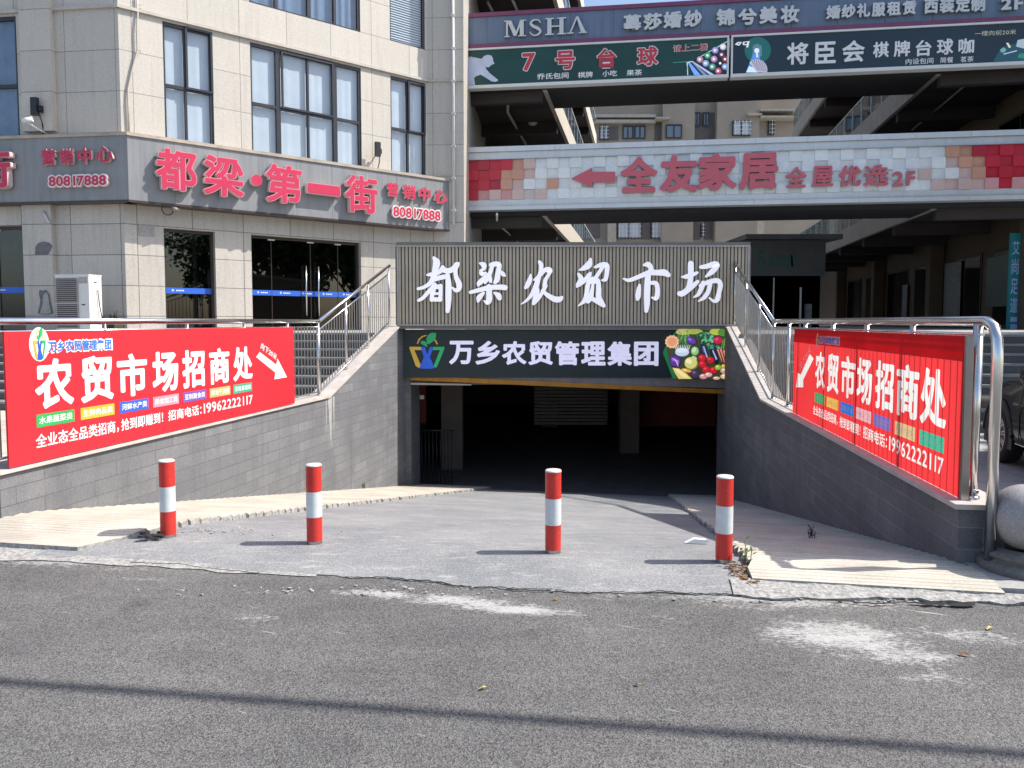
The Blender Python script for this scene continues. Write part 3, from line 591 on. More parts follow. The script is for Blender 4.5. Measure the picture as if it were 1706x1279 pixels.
# ================================================================ BANNERS
def tagcol(): return ['green', 'orange', 'blue', 'pink', 'purple', 'tan', 'teal']
TAGT = ['水果蔬菜类', '生鲜肉品类', '河鲜水产类', '熟食加工类', '豆制副食类', '粮油干货类', '家禽禽蛋类']
def rotl(loops, ang, c):
    ca, sa = math.cos(ang), math.sin(ang); return [[(c[0]+(x-c[0])*ca-(y-c[1])*sa, c[1]+(x-c[0])*sa+(y-c[1])*ca) for x, y in l] for l in loops]
def logo(f, parent, px, y, s):
    "emblem: gold and green brackets, blue X, two leaves over an arc; px maps emblem units to the face"
    mp = lambda L: [px(*p) for p in L]
    for nm, mt, L in (('gold_stroke', 'gold', [(95, 245), (175, 245), (185, 268), (130, 268), (180, 385), (162, 395), (140, 380), (98, 262)]),
                      ('green_stroke', 'green', [(260, 245), (345, 245), (340, 268), (290, 390), (262, 393), (312, 268), (255, 268)]),):
        b = MB(f); b.shape([mp(L)], y, y+.02 if s else None); b.build('emblem_'+nm, mt if False else {'gold': 'logo_gold', 'green': 'logo_green'}[mt], parent)
    b = MB(f); b.shape([mp([(175, 245), (205, 245), (222, 300), (240, 245), (268, 245), (240, 318), (270, 385), (262, 400), (175, 400), (168, 385), (198, 318)])], y-.001, y+.02 if s else None); b.build('emblem_cross', 'logo_blue', parent)
    b = MB(f); b.shape([mp([(222, 225), (215, 190), (228, 160), (255, 143), (285, 148), (283, 180), (262, 208), (235, 225)])], y-.002, y+.02 if s else None)
    b.shape([mp([(220, 248), (205, 238), (175, 222), (176, 205), (198, 202), (215, 212), (222, 235)])], y-.002, y+.02 if s else None); b.build('emblem_leaf', 'logo_green', parent)
    arc = [(148, 222), (160, 190), (185, 168), (215, 160), (214, 168), (190, 176), (168, 196), (156, 225)]; arc2 = [(276, 190), (285, 200), (298, 225), (290, 230), (280, 212), (272, 198)]
    b = MB(f); b.shape([mp(arc)], y-.0005, y+.02 if s else None); b.shape([mp(arc2)], y-.0005, y+.02 if s else None); b.build('emblem_arc', 'logo_gold', parent)
def q4(f, u0, u1, l0, l1, r0, r1, off=0): return f.fit(u0, u1, l0, l1, r0, r1, off)
# --- left banner (opaque print)
FLB = Fr(FL.pt(0, -.045, 0), FL.x)
tb = thing('banner', 'red banner in full sun, its white arrow pointing down to the right', 'banner', FLB.pt(8.2, 0, .47))
X0, X1 = FLB.hit(11, 660)[0], FLB.hit(490, 600)[0]; Z0, Z1 = .478, 1.615
b = MB(FLB); b.box(X0, X1, 0, .018, Z0, Z1); b.build('printed_sheet', 'banner_red', tb)
L1 = lambda x, y: (x/3.279, 500+y/3.279)
def lfit(x0, x1, a, b_, c, d): return FLB.fit(x0/3.279, x1/3.279, 500+a/3.279, 500+b_/3.279, 500+c/3.279, 500+d/3.279)
zT = 1.02; zBt = .60
bt = MB(FLB)
for ch, x0, x1 in zip('农贸市场招商处', (190, 440, 640, 833, 997, 1145, 1275), (400, 618, 805, 975, 1120, 1255, 1380)):
    a, c = FLB.hit(x0/3.279, 640)[0], FLB.hit(x1/3.279, 640)[0]
    zz = [FLB.hit(x0/3.279, 500+t_/3.279) for t_ in ()]
    bt.text(ch, a, c, .93, 1.37, -.003, None, .034)
bt.build('headline', 'white_print', tb)
A = q4(FLB, 262/3.279, 607/3.279, 500+222/3.279, 500+282/3.279, 500+213/3.279, 500+270/3.279)
b = MB(FLB); b.text('万乡农贸管理集团', A[0]-.02, A[1]+.02, A[2]-.012, A[3]+.012, -.002, None, .075); b.build('company_halo', 'white_print', tb)
b = MB(FLB); b.text('万乡农贸管理集团', *A, -.004, None, .03); b.build('company_name', 'logo_text_blue', tb)
lx0, lx1 = FLB.hit(178/3.279, 570)[0], FLB.hit(248/3.279, 570)[0]
b = MB(FLB); cx, cz = (lx0+lx1)/2, (A[2]+A[3])/2+.03; b.prism([(cx+.112*math.cos(k*.314), cz-.005+.15*math.sin(k*.314)) for k in range(20)], -.002, None); b.build('emblem_halo', 'print_yellow', tb)
logo(FLB, tb, lambda x, y: (lx0+(x-95)/250*(lx1-lx0), cz+.14-(y-143)/257*.28), -.006, False)
TX = [(197, 405), (440, 625), (655, 812), (838, 978), (1003, 1128), (1148, 1260), (1278, 1378)]
for (a, c), tx, cn in zip(TX, TAGT, tagcol()):
    xa, xc = FLB.hit(a/3.279, 690)[0], FLB.hit(c/3.279, 690)[0]
    b = MB(FLB); b.box(xa, xc, -.003, .0, .775, .887); o = b.build('category_tag', 'tag_'+cn, tb)
    b = MB(FLB); b.text(tx, xa+.06*(xc-xa), xc-.06*(xc-xa), .80, .865, -.005, None, .012); b.build('tag_text', 'white_print', o)
b = MB(FLB); a, c = FLB.hit(195/3.279, 740)[0], FLB.hit(890/3.279, 700)[0]; b.text('全业态全品类招商，抢到即赚到！', a, c, .592, .716, -.003, None, .018); b.build('slogan_line', 'white_print', tb); b = MB(FLB)
a, c = FLB.hit(918/3.279, 700)[0], FLB.hit(1100/3.279, 690)[0]; b.text('招商电话：', a, c, .598, .716, -.003, None, .018); b.build('contact_words', 'white_print', tb); b = MB(FLB); a, c = FLB.hit(1113/3.279, 690)[0], FLB.hit(1380/3.279, 680)[0]; b.text('19962222117', a, c, .60, .722, -.003, None, .012); b.build('phone_number', 'white_print', tb)
def lp2(x, y): return FLB.hit(*L1(x, y))
b = MB(FLB); b.shape([[lp2(*p) for p in ((1398, 310), (1418, 283), (1508, 352), (1515, 318), (1567, 420), (1498, 432), (1503, 395))]], -.003, None); b.build('arrow', 'white_print', tb)
p0, p1 = lp2(1425, 268), lp2(1500, 325); L_ = math.hypot(p1[0]-p0[0], p1[1]-p0[1]); an = math.atan2(p1[1]-p0[1], p1[0]-p0[0])
b = MB(FLB)
for g in text_loops('向下20米', .012, p0[0]-.02, p0[0]+L_+.04, p0[1]+.005, p0[1]+.095):
    if g: b.shape(rotl(g, an, p0), -.003, None)
b.build('arrow_text', 'white_print', tb)
# --- right banner (thin cloth, sun behind it): letters and tags are sewn-in pieces, so light comes through each
FRB = Fr(FW_R.pt(0, -.06, 0), -FW_R.x)
tb = thing('banner', 'red translucent backlit banner, its white arrow pointing down to the left', 'banner', FRB.pt(-3, 0, .47))
X0, X1 = FRB.hit(1322, 610)[0], FRB.hit(1605, 700)[0]; Z0, Z1 = .47, 1.60
R1_ = lambda x, y: (1226+x/3.552, 500+y/3.552)
holes = []; pieces = []
def rh(x, y): return FRB.hit(*R1_(x, y))
BIG = list(zip('农贸市场招商处', (468, 540, 620, 715, 825, 950, 1095), (525, 607, 705, 805, 935, 1085, 1250)))
for ch, x0, x1 in BIG:
    for g in text_loops(ch, .034, rh(x0, 500)[0], rh(x1, 500)[0], .905, 1.345): holes += g; pieces.append(('headline', 'cloth_white', g))
TXR = [(463, 522), (535, 603), (617, 695), (708, 800), (815, 915), (942, 1063), (1090, 1237)]; tagx = []
for (a, c), cn in zip(TXR, tagcol()):
    xa, xc = rh(a, 700)[0], rh(c, 700)[0]; g = [[(xa, .735), (xc, .735), (xc, .85), (xa, .85)]]; holes += g; pieces.append(('category_tag', 'cloth_'+cn, g)); tagx.append((xa, xc))
for tx, xa, xb, z0, z1, bo, nmx in (('全业态全品类招商，', rh(455, 700)[0], rh(600, 760)[0], .575, .69, .018, 'slogan_line'), ('抢到即赚到！', rh(612, 760)[0], rh(735, 800)[0], .575, .69, .018, 'slogan_end'), ('招商电话：', rh(750, 840)[0], rh(893, 880)[0], .575, .695, .018, 'contact_words'), ('19962222117', rh(905, 920)[0], rh(1225, 1050)[0], .572, .70, .014, 'phone_number')):
    for g in text_loops(tx, bo, xa, xb, z0, z1):
        if g: holes += g; pieces.append((nmx, 'cloth_white', g))
ar = [[rh(*p) for p in ((437, 318), (460, 345), (398, 470), (398, 515), (356, 515), (366, 430), (384, 440))]]; ar = [l if area(l) > 0 else l[::-1] for l in ar]; holes += ar; pieces.append(('arrow', 'cloth_white', ar))
rect = [(X0, Z0), (X1, Z0), (X1, Z1), (X0, Z1)]
b = MB(FRB); b.shape([rect]+[h[::-1] for h in holes], 0, None); sheet = b.build('printed_sheet', 'cloth_red', tb)
by = {}
for nm, mt, g in pieces: by.setdefault((nm, mt), []).append(g)
for (nm, mt), gs in by.items():
    b = MB(FRB)
    for g in gs: b.shape(g, 0, None)
    o = b.build(nm, mt, tb)
    if nm == 'category_tag':
        i = tagcol().index(mt[6:]); xa, xc = tagx[i]; b = MB(FRB); b.text(TAGT[i], xa+.06*(xc-xa), xc-.06*(xc-xa), .76, .825, -.003, None, .010); b.build('tag_text', 'cloth_white', o)
b = MB(FRB); b.box(X0, X1, .004, .007, Z1-.17, Z1-.002); b.build('hem', 'cloth_red', tb)
b = MB(FRB); b.tube([(X1-.004, .03, Z0), (X1-.004, .03, Z1)], .014, 8); b.box(X1+.004, X1+.03, -.01, .04, Z0, Z1); b.build('edge_bar', 'steel_dull', tb)
xa, xc = rh(498, 240)[0], rh(612, 260)[0]
b = MB(FRB); b.text('万乡农贸管理集团', xa-.02, xc+.02, 1.435, 1.535, -.002, None, .07); b.build('company_halo', 'cloth_white', tb)
b = MB(FRB); b.text('万乡农贸管理集团', xa, xc, 1.447, 1.523, -.004, None, .03); b.build('company_name', 'logo_text_blue', tb)
lx0, lx1 = rh(476, 240)[0], rh(493, 240)[0]; logo(FRB, tb, lambda x, y: (lx0+(x-95)/250*(lx1-lx0), 1.56-(y-143)/257*.17), -.004, False)
p0 = rh(385, 430); p1 = rh(440, 330); an = math.atan2(p1[1]-p0[1], p1[0]-p0[0]); L_ = math.hypot(p1[0]-p0[0], p1[1]-p0[1]); b = MB(FRB)
for g in text_loops('向下20米', .012, p0[0], p0[0]+L_*1.1, p0[1]+.03, p0[1]+.14):
    if g: b.shape(rotl(g, an, p0), -.003, None)
b.build('arrow_text', 'cloth_white', tb)
# ================================================================ MARKET FRONT
def ribbon(b, S_, mp, y0, y1, m=0, ms=1, mn=4):
    "brush stroke: catmull-rom spine with a width at each point"
    P = [Vector((p[0], p[1], p[2])) for p in S_]; Q = [P[0]*2-P[1]]+P+[P[-1]*2-P[-2]]; C = []
    for i in range(1, len(Q)-2):
        for k in range(6):
            t = k/6; a, b_, c, d = Q[i-1:i+3]
            C.append(.5*((2*b_)+(c-a)*t+(2*a-5*b_+4*c-d)*t*t+(3*b_-a-3*c+d)*t**3))
    C.append(P[-1]); Lf = []; Rt = []
    for i, p in enumerate(C):
        d = C[min(i+1, len(C)-1)]-C[max(i-1, 0)]; n = Vector((-d.y, d.x)).normalized(); w = max(p.z, mn)*.5
        Lf.append((p.x+n.x*w, p.y+n.y*w)); Rt.append((p.x-n.x*w, p.y-n.y*w))
    def cap(p, d, w): 
        a = math.atan2(d.y, d.x); return [(p.x+w*.5*math.cos(a+s), p.y+w*.5*math.sin(a+s)) for s in (math.pi*.3, 0, -math.pi*.3)]
    e1 = cap(C[-1], C[-1]-C[-2], max(C[-1].z, mn)); e0 = cap(C[0], C[0]-C[1], max(C[0].z, mn))
    # union of convex-ish quads, each strip piece at the same front plane but as one connected strip
    loopv = [mp(*q) for q in Lf+e1+Rt[::-1]+e0]
    n = len(Lf); f = [b.P(x, y0, z) for x, z in [mp(*q) for q in Lf]]; g = [b.P(x, y0, z) for x, z in [mp(*q) for q in Rt]]
    def F3(ids): 
        v = [b.v[i] for i in ids]; nn = (v[1]-v[0]).cross(v[2]-v[0]); b.face(ids if nn.dot(b.f.y) < 0 else ids[::-1], m)
    for i in range(n-1): F3([f[i], g[i], g[i+1], f[i+1]])
    c1 = [b.P(x, y0, z) for x, z in [mp(*q) for q in e1]]; F3([f[-1], *c1, g[-1]])
    c0 = [b.P(x, y0, z) for x, z in [mp(*q) for q in e0]]; F3([g[0], *c0, f[0]])
    if area(loopv) < 0: loopv = loopv[::-1]
    k = len(loopv); a0 = [b.P(x, y0, z) for x, z in loopv]; a1 = [b.P(x, y1, z) for x, z in loopv]
    for i in range(k): b.face([a0[i], a1[i], a1[(i+1) % k], a0[(i+1) % k]], ms)
FS = Fr((0, 16.3, 0))
sx0, sx1, sz0, sz1 = FS.fit(663, 1246, 410, 541, 410, 541)
ms_ = thing('market_sign', 'wide bronze ribbed signboard with six white brush characters over the ramp', 'sign', (1.3, 16.5, 1.6))
b = MB(FS); b.box(sx0, sx1, .03, .45, sz0, sz1, 0)
n = 98; w = (sx1-sx0)/n; x = sx0
for k in range(n):
    j = random.uniform(-.006, .006); b.box(x+k*w+.012, x+k*w+w-.012, -.005+j*.3, .03, sz0, sz1, 1)
b.build('ribbed_panel', ['corrugated_gap', 'corrugated'], ms_)
b = MB(FS); b.box(sx0-.03, sx1+.03, -.03, .5, sz1, sz1+.085); b.box(sx0-.05, sx0, -.01, .5, sz0, sz1); b.box(sx1, sx1+.05, -.01, .5, sz0, sz1); b.box(sx0-.03, sx1+.03, -.01, .5, sz0-.085, sz0); b.build('frame', 'sign_frame', ms_)
b = MB(FS); b.box(sx0-.02, sx1+.02, -.045, -.031, sz1-.012, sz1+.012); b.box(sx0-.02, sx1+.02, -.045, -.012, sz0-.014, sz0+.010); b.box(sx0-.012, sx0+.012, -.04, -.012, sz0+.01, sz1-.012); b.box(sx1-.012, sx1+.012, -.04, -.012, sz0+.01, sz1-.012); b.build('trim_line', 'frame_line', ms_)
m1 = lambda x, y: FS.hit(680+x/6.093, 410+y/6.093, -.06); m2 = lambda x, y: FS.hit(940+x/6.093, 410+y/6.093, -.06)
BR = [(m1, [[(262, 118, 34), (288, 165, 74), (276, 230, 62), (262, 300, 60), (225, 372, 46), (160, 415, 36), (100, 432, 30)], [(188, 292, 14), (215, 288, 36), (270, 280, 40), (320, 258, 44), (350, 218, 46), (340, 200, 16)],
      [(250, 345, 40), (310, 322, 48), (395, 305, 44)], [(345, 235, 54), (400, 250, 56), (450, 235, 55), (490, 195, 56), (505, 178, 40)],
      [(268, 390, 50), (248, 470, 50), (236, 548, 34)], [(330, 400, 40), (330, 470, 40), (325, 545, 42)], [(255, 412, 50), (330, 412, 44)], [(245, 482, 26), (325, 480, 26)], [(238, 540, 44), (330, 540, 44)],
      [(262, 400, 40), (200, 470, 40), (150, 525, 36), (105, 550, 30)], [(400, 295, 46), (410, 380, 58), (410, 480, 62), (408, 580, 56), (400, 660, 40)], [(492, 185, 52), (480, 250, 42), (490, 320, 46), (516, 380, 58), (515, 430, 50), (485, 448, 40), (447, 420, 18)]]),
     (m1, [[(728, 172, 20), (765, 190, 58), (770, 225, 40), (740, 245, 24)], [(735, 245, 26), (748, 280, 44), (790, 268, 20)], [(830, 270, 30), (775, 325, 50), (722, 375, 50), (712, 402, 22)],
      [(840, 190, 45), (885, 180, 50), (925, 190, 46), (912, 270, 52), (902, 335, 56), (880, 370, 34)], [(855, 195, 42), (832, 270, 42), (805, 330, 45), (780, 370, 30)], [(942, 258, 26), (965, 285, 44), (982, 300, 22)], [(815, 275, 20), (830, 320, 40), (838, 360, 30)],
      [(632, 468, 34), (720, 445, 44), (830, 420, 50), (930, 415, 52), (985, 420, 54)], [(820, 410, 56), (822, 470, 58), (822, 540, 62), (805, 575, 40), (772, 555, 18)], [(765, 475, 30), (722, 520, 54), (710, 560, 28)], [(875, 472, 22), (915, 500, 58), (928, 530, 44)]]),
     (m1, [[(1245, 285, 16), (1235, 340, 48), (1208, 400, 48), (1190, 422, 30)], [(1332, 158, 34), (1350, 195, 46), (1340, 260, 34), (1318, 340, 50), (1285, 440, 54), (1240, 510, 36), (1190, 560, 24), (1145, 588, 10)],
      [(1278, 342, 20), (1340, 292, 38), (1390, 240, 44), (1435, 245, 60), (1428, 285, 34), (1395, 340, 40), (1385, 400, 46)], [(1300, 410, 40), (1310, 460, 46), (1290, 540, 56), (1270, 585, 30)], [(1395, 400, 42), (1360, 470, 34), (1325, 530, 32), (1282, 575, 36)], [(1360, 450, 30), (1420, 500, 45), (1490, 538, 58), (1535, 538, 58), (1560, 520, 34)]]),
     (m2, [[(268, 132, 30), (248, 188, 68), (195, 225, 46), (150, 243, 12)], [(145, 282, 30), (172, 335, 54), (140, 390, 44), (130, 410, 26)], [(150, 392, 40), (225, 330, 48), (255, 290, 46), (270, 268, 20)], [(312, 213, 26), (375, 190, 48), (430, 195, 52), (432, 270, 44), (418, 335, 42), (385, 345, 22)],
      [(388, 215, 38), (345, 280, 38), (312, 330, 40)], [(285, 335, 54), (340, 350, 46), (350, 430, 52), (350, 520, 58), (380, 580, 58), (402, 605, 38)], [(262, 345, 46), (238, 400, 46), (228, 480, 48), (208, 550, 46), (140, 607, 10)], [(292, 380, 26), (282, 450, 40), (268, 520, 50), (240, 560, 46)], [(240, 370, 26), (330, 366, 30)], [(290, 535, 44), (345, 568, 46), (395, 600, 40)]]),
     (m2, [[(808, 192, 24), (850, 185, 54), (880, 220, 50), (872, 270, 56)], [(602, 330, 18), (660, 345, 38), (760, 308, 44), (860, 270, 54), (950, 268, 58), (1015, 268, 66), (1058, 292, 48)], [(850, 280, 60), (845, 380, 62), (840, 480, 62), (840, 580, 58), (832, 658, 38)],
      [(765, 393, 26), (755, 450, 50), (748, 512, 54), (742, 538, 34)], [(872, 372, 36), (928, 375, 44), (945, 420, 46), (945, 490, 50), (930, 530, 44), (890, 520, 18)]]),
     (m2, [[(1285, 175, 58), (1285, 230, 60), (1283, 310, 55), (1270, 400, 54), (1240, 450, 48)], [(1190, 312, 14), (1240, 308, 46), (1300, 290, 42), (1350, 268, 28)], [(1168, 480, 50), (1200, 480, 58), (1270, 430, 56), (1320, 390, 46), (1355, 358, 36)],
      [(1385, 212, 36), (1450, 203, 50), (1525, 180, 54), (1552, 196, 52), (1500, 258, 56), (1438, 308, 22)], [(1380, 400, 34), (1470, 362, 46), (1555, 350, 50), (1585, 392, 50), (1570, 470, 46), (1555, 535, 52), (1520, 558, 32), (1472, 525, 18)], [(1412, 372, 50), (1390, 430, 48), (1360, 488, 38), (1312, 520, 12)], [(1480, 388, 46), (1460, 460, 44), (1420, 520, 42), (1362, 558, 14)]])]
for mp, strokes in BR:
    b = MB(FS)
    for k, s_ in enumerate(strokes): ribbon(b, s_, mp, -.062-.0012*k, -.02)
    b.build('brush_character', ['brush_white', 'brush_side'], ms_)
# led sign under it
FD = Fr((0, 16.55, 0)); dx0, dx1, dz0, dz1 = FD.fit(671, 1228, 549, 627, 549, 631)
led = thing('led_sign', 'dark green lit signboard with white characters, emblem and vegetable picture over the opening', 'sign', (1.2, 16.7, .5))
b = MB(FD); b.box(dx0, dx1, 0, .3, dz0, dz1); b.build('panel', 'led_panel', led)
C1 = lambda x, y: FD.hit(660+x/4.2625, 520+y/4.2625)
logo(FD, led, C1, -.03, True)
CW = '万乡农贸管理集团'; U = [748.5+43.95*k for k in range(8)]
for k, ch in enumerate(CW):
    a = FD.fit(U[k], U[k]+40.5, 567.5+k*.2, 606.5+k*.4, 567.5+k*.2, 606.5+k*.4); b = MB(FD); b.text(ch, a[0], a[1], a[2], a[3], -.035, 0, .034); b.build('sign_character', ['led_white'], led)
C2 = lambda x, y: FD.hit(1090+x/10.66, 530+y/10.66)
b = MB(FD); yk = [-.004]
def poly(pts, col): yk[0] -= .00025; b.c = srgb(*col); b.shape([[C2(*p) for p in pts]], yk[0], None)
def ell(cx, cy, rx, ry, col, rot=0., n=18):
    r = math.radians(rot); poly([(cx+rx*math.cos(2*math.pi*k/n)*math.cos(r)-ry*math.sin(2*math.pi*k/n)*math.sin(r), cy+rx*math.cos(2*math.pi*k/n)*math.sin(r)+ry*math.sin(2*math.pi*k/n)*math.cos(r)) for k in range(n)], col)
poly([(395, 205), (1455, 205), (1440, 1075), (385, 1075), (240, 720), (200, 560)], (58, 66, 44))
ell(520, 240, 140, 60, (196, 190, 120)); ell(700, 235, 160, 50, (170, 180, 80)); ell(1100, 240, 120, 60, (190, 205, 90)); ell(1220, 250, 90, 70, (90, 150, 60))
poly([(390, 205), (410, 205), (215, 545), (255, 720), (385, 1075), (330, 1075), (150, 610), (190, 520)], (20, 105, 60))
for k in range(70): a = random.uniform(-1.2, .4); x0, y0 = random.uniform(430, 640), random.uniform(300, 520); l = random.uniform(60, 140); poly([(x0, y0), (x0+l*math.sin(a), y0-l*math.cos(a)), (x0+10+l*math.sin(a), y0-l*math.cos(a)+6)], random.choice([(60, 150, 60), (120, 190, 90), (40, 120, 60), (150, 205, 120)]))
for k in range(9): x0 = 380+k*26; poly([(x0, 560), (x0+22, 560), (x0+14+(k-4)*9, 470), (x0+6+(k-4)*9, 470)], (200, 215, 205))
ell(490, 600, 125, 75, (196, 208, 226)); ell(490, 570, 100, 40, (222, 228, 238))
def ball(cx, cy, rx, ry, c, rot=0):
    d = tuple(int(v*.55) for v in c); h = tuple(min(255, int(v*1.3+30)) for v in c)
    ell(cx, cy, rx, ry, d, rot); ell(cx-rx*.06, cy-ry*.08, rx*.88, ry*.86, c, rot); ell(cx-rx*.28, cy-ry*.32, rx*.34, ry*.28, h, rot)
ball(655, 395, 105, 62, (98, 62, 160), 30)
for k in range(60): a = random.uniform(0, 6.3); r = random.uniform(20, 150); ell(900+r*math.cos(a)*1.0, 355+r*math.sin(a)*.8, random.uniform(18, 42), random.uniform(10, 24), random.choice([(28, 96, 66), (70, 150, 110), (120, 190, 150), (16, 70, 50), (90, 170, 120)]), random.uniform(0, 180), 7)
ball(1125, 395, 88, 75, (206, 40, 84)); ball(1380, 280, 95, 80, (190, 178, 192)); ball(1370, 430, 105, 110, (140, 82, 150)); 
for k in range(8): ell(1330+k*14, 400+k*12, 60, 4, (220, 190, 222), 28+k*6)
ball(715, 585, 75, 85, (150, 196, 128)); ell(700, 560, 30, 50, (200, 225, 180), 20)
ball(880, 620, 62, 175, (40, 38, 74), -14); poly([(850, 490), (880, 500), (945, 690), (920, 700)], (160, 180, 230)); ball(1060, 650, 62, 175, (36, 34, 66), -16); poly([(1015, 560), (1040, 570), (1110, 720), (1085, 740)], (170, 190, 235))
for k in range(26): ell(1050+random.uniform(-120, 120), 505+random.uniform(-25, 25), 26, 12, random.choice([(60, 140, 110), (110, 180, 150), (30, 90, 70)]), random.uniform(0, 180), 7)
for k, (x0, y0, x1, y1) in enumerate(((1115, 550, 1190, 770), (1165, 540, 1240, 800), (1225, 560, 1280, 860))): poly([(x0-18, y0), (x0+18, y0), (x1+6, y1), (x1-6, y1)], (226, 130, 112)); poly([(x0-8, y0+6), (x0+2, y0+6), (x1, y1-30)], (245, 180, 160))
for k in range(22): x0 = 1180+random.uniform(-10, 80); y0 = random.uniform(420, 560); poly([(x0, y0), (x0+9, y0), (x0+25, y0-110)], (120, 190, 90))
ball(1365, 670, 85, 85, (190, 180, 214)); ell(1380, 700, 30, 32, (90, 70, 130))
ball(365, 765, 110, 105, (92, 52, 138))
for k in range(7): ell(360+k*6, 730+k*14, 78-k*5, 5, (206, 170, 226), 24+k*8)
ball(645, 800, 125, 120, (214, 206, 120)); ell(600, 760, 60, 40, (240, 238, 180), 20); ell(700, 700, 50, 26, (190, 214, 150), 30)
for cx, cy in ((840, 705), (985, 745), (845, 815), (910, 910), (1040, 920)): ball(cx, cy, 76, 68, (204, 34, 46))
for k in range(16): a = k*.4; poly([(920, 770), (925+80*math.cos(a), 770+55*math.sin(a)), (932+80*math.cos(a), 776+55*math.sin(a))], (60, 66, 40))
ball(1120, 870, 62, 52, (150, 196, 60)); ball(1215, 850, 42, 40, (236, 170, 80))
ball(560, 925, 100, 36, (232, 168, 80), 12); poly([(310, 875), (430, 890), (560, 980), (655, 1072), (420, 1072), (360, 980)], (226, 200, 120)); poly([(330, 885), (420, 905), (540, 990), (610, 1060), (500, 1040), (400, 960)], (244, 228, 160))
ball(715, 985, 90, 88, (70, 52, 78)); ball(860, 1030, 80, 52, (214, 150, 150)); ball(950, 1000, 70, 45, (226, 176, 160)); ball(1090, 1060, 70, 32, (226, 180, 150)); ball(1230, 930, 80, 62, (214, 160, 140)); ball(1260, 1030, 110, 55, (234, 206, 160)); ball(1390, 1030, 50, 52, (200, 130, 130)); ball(1370, 890, 70, 60, (36, 110, 70), 30)
poly([(150+150+(118+(10 if k % 2 else -6))*math.cos(k*.2618), 415+(112+(10 if k % 2 else -6))*math.sin(k*.2618)) for k in range(24)], (236, 184, 140)); ell(300, 415, 84, 78, (226, 150, 110))
b.build('vegetable_picture', 'picture', led, paint=True)
b = MB(FD); a0 = C2(228, 395); a1 = C2(375, 385); b.text('实惠', a0[0], a1[0], C2(300, 450)[1], C2(300, 375)[1], -.05, None, .03); b.build('badge_text', 'pool_red', led)
# roller shutter: grey housing rail and orange bottom bar, hanging a little askew
sh = thing('roller_shutter', 'rolled up shutter with a crooked orange bottom bar under the lit sign', 'shutter', (1.2, 16.7, .3))
FH = Fr((0, 16.62, 0)); P_ = lambda u, v: FH.hit(u, v)
b = MB(FH); b.prism([P_(676, 630), P_(676, 621), P_(1216, 629), P_(1216, 647)], 0, .2); b.build('housing', 'shutter_grey', sh)
b = MB(FH); b.prism([P_(684, 633), P_(684, 625), P_(1214, 649), P_(1214, 656)], -.03, .12); b.build('bottom_bar', 'shutter_orange', sh)
b = MB(FH); b.prism([P_(684, 641), P_(684, 637.5), P_(785, 639.5), P_(785, 642)], .02, .1); b.build('guide_rail', 'coping_stone', sh)
fp = thing('entrance_frame', 'dark pillars and ceiling beam framing the market opening', 'door frame', (1.2, 16.9, -2.1))
b = MB(FM); a = FM.hit(652, 600)[0]; c = FM.hit(682, 600)[0]; b.box(a, c, .2, .9, -2.6, 1.44); b.build('pillar', 'slate_tile', fp)
a = FM.hit(1215, 600)[0]; c = FM.hit(1246, 600)[0]; b = MB(FM); b.box(a, c, .25, .9, -2.9, 1.44); b.build('pillar', 'slate_tile', fp)
b = MB(FM); b.box(-2.3, 4.95, .22, 1.0, .32, 1.44); b.build('beam', 'basement', fp)
# ================================================================ BOLLARDS
first = None
for (u, v, lb) in ((276, 899, 'red and white bollard at the left end of the row, rubble at its foot'), (521.5, 910, 'red and white bollard standing second from the left on the driveway'), (922, 925, 'red and white bollard standing alone in the middle of the driveway'), (1209, 941, 'red and white bollard at the edge of the shaded walkway, weeds beside it')):
    p = pz(u, v, .012); p.y += .05
    if first is None:
        t = thing('bollard', lb, 'bollard', p, 'striped bollards across the ramp'); F0 = Fr(p); r = .057
        b = MB(F0); b.lathe([(r, .0), (r, .036)], 0, 0, 28); b.build('foot', 'steel_dull', t); b = MB(F0); n = 26; rr_ = [.078+.022*wob(k*.24+3, .7)+random.uniform(-.006, .006) for k in range(n)]; b.face([b.P(rr_[k]*1.25*math.cos(2*math.pi*k/n), rr_[k]*math.sin(2*math.pi*k/n), .0045) for k in range(n)]); b.build('mortar_collar', 'rubble_concrete', t)
        b = MB(F0); b.lathe([(r+.001, .034), (r+.001, .217)], 0, 0, 28); b.build('lower_band', 'bollard_red', t)
        b = MB(F0); b.lathe([(r+.0018, .217), (r+.0018, .410)], 0, 0, 28); b.build('white_band', 'bollard_white', t)
        b = MB(F0); b.lathe([(r+.001, .410), (r+.001, .608)], 0, 0, 28); b.build('upper_band', 'bollard_red', t)
        b = MB(F0); b.lathe([(r+.002, .604), (r+.002, .610), (r-.004, .616), (.001, .617)], 0, 0, 28); b.build('cap', 'bollard_cap', t); first = t
    else:
        t = first.copy(); COL.objects.link(t); t.location = p; t['label'] = lb
        for ch in list(first.children): c = ch.copy(); COL.objects.link(c); c.parent = t
# ================================================================ GRANITE BALL
gp = pz(1706, 948, .06); gb = thing('stone_bollard', 'grey granite ball on a moulded round base beside the end pole', 'stone ball', gp)
G = Fr(gp); b = MB(G); b.lathe([(.27, 0), (.275, .03), (.27, .055), (.235, .07), (.225, .085), (.25, .10), (.25, .12), (.2, .14), (.16, .15)], 0, 0, 40); b.build('base', 'granite_dark', gb)
b = MB(G); R_ = .215; b.lathe([(R_*math.sin(math.pi*(.12+.88*k/24)), .15+R_*.93-R_*math.cos(math.pi*(.12+.88*k/24))) for k in range(25)], 0, 0, 40); b.build('ball', 'granite', gb)
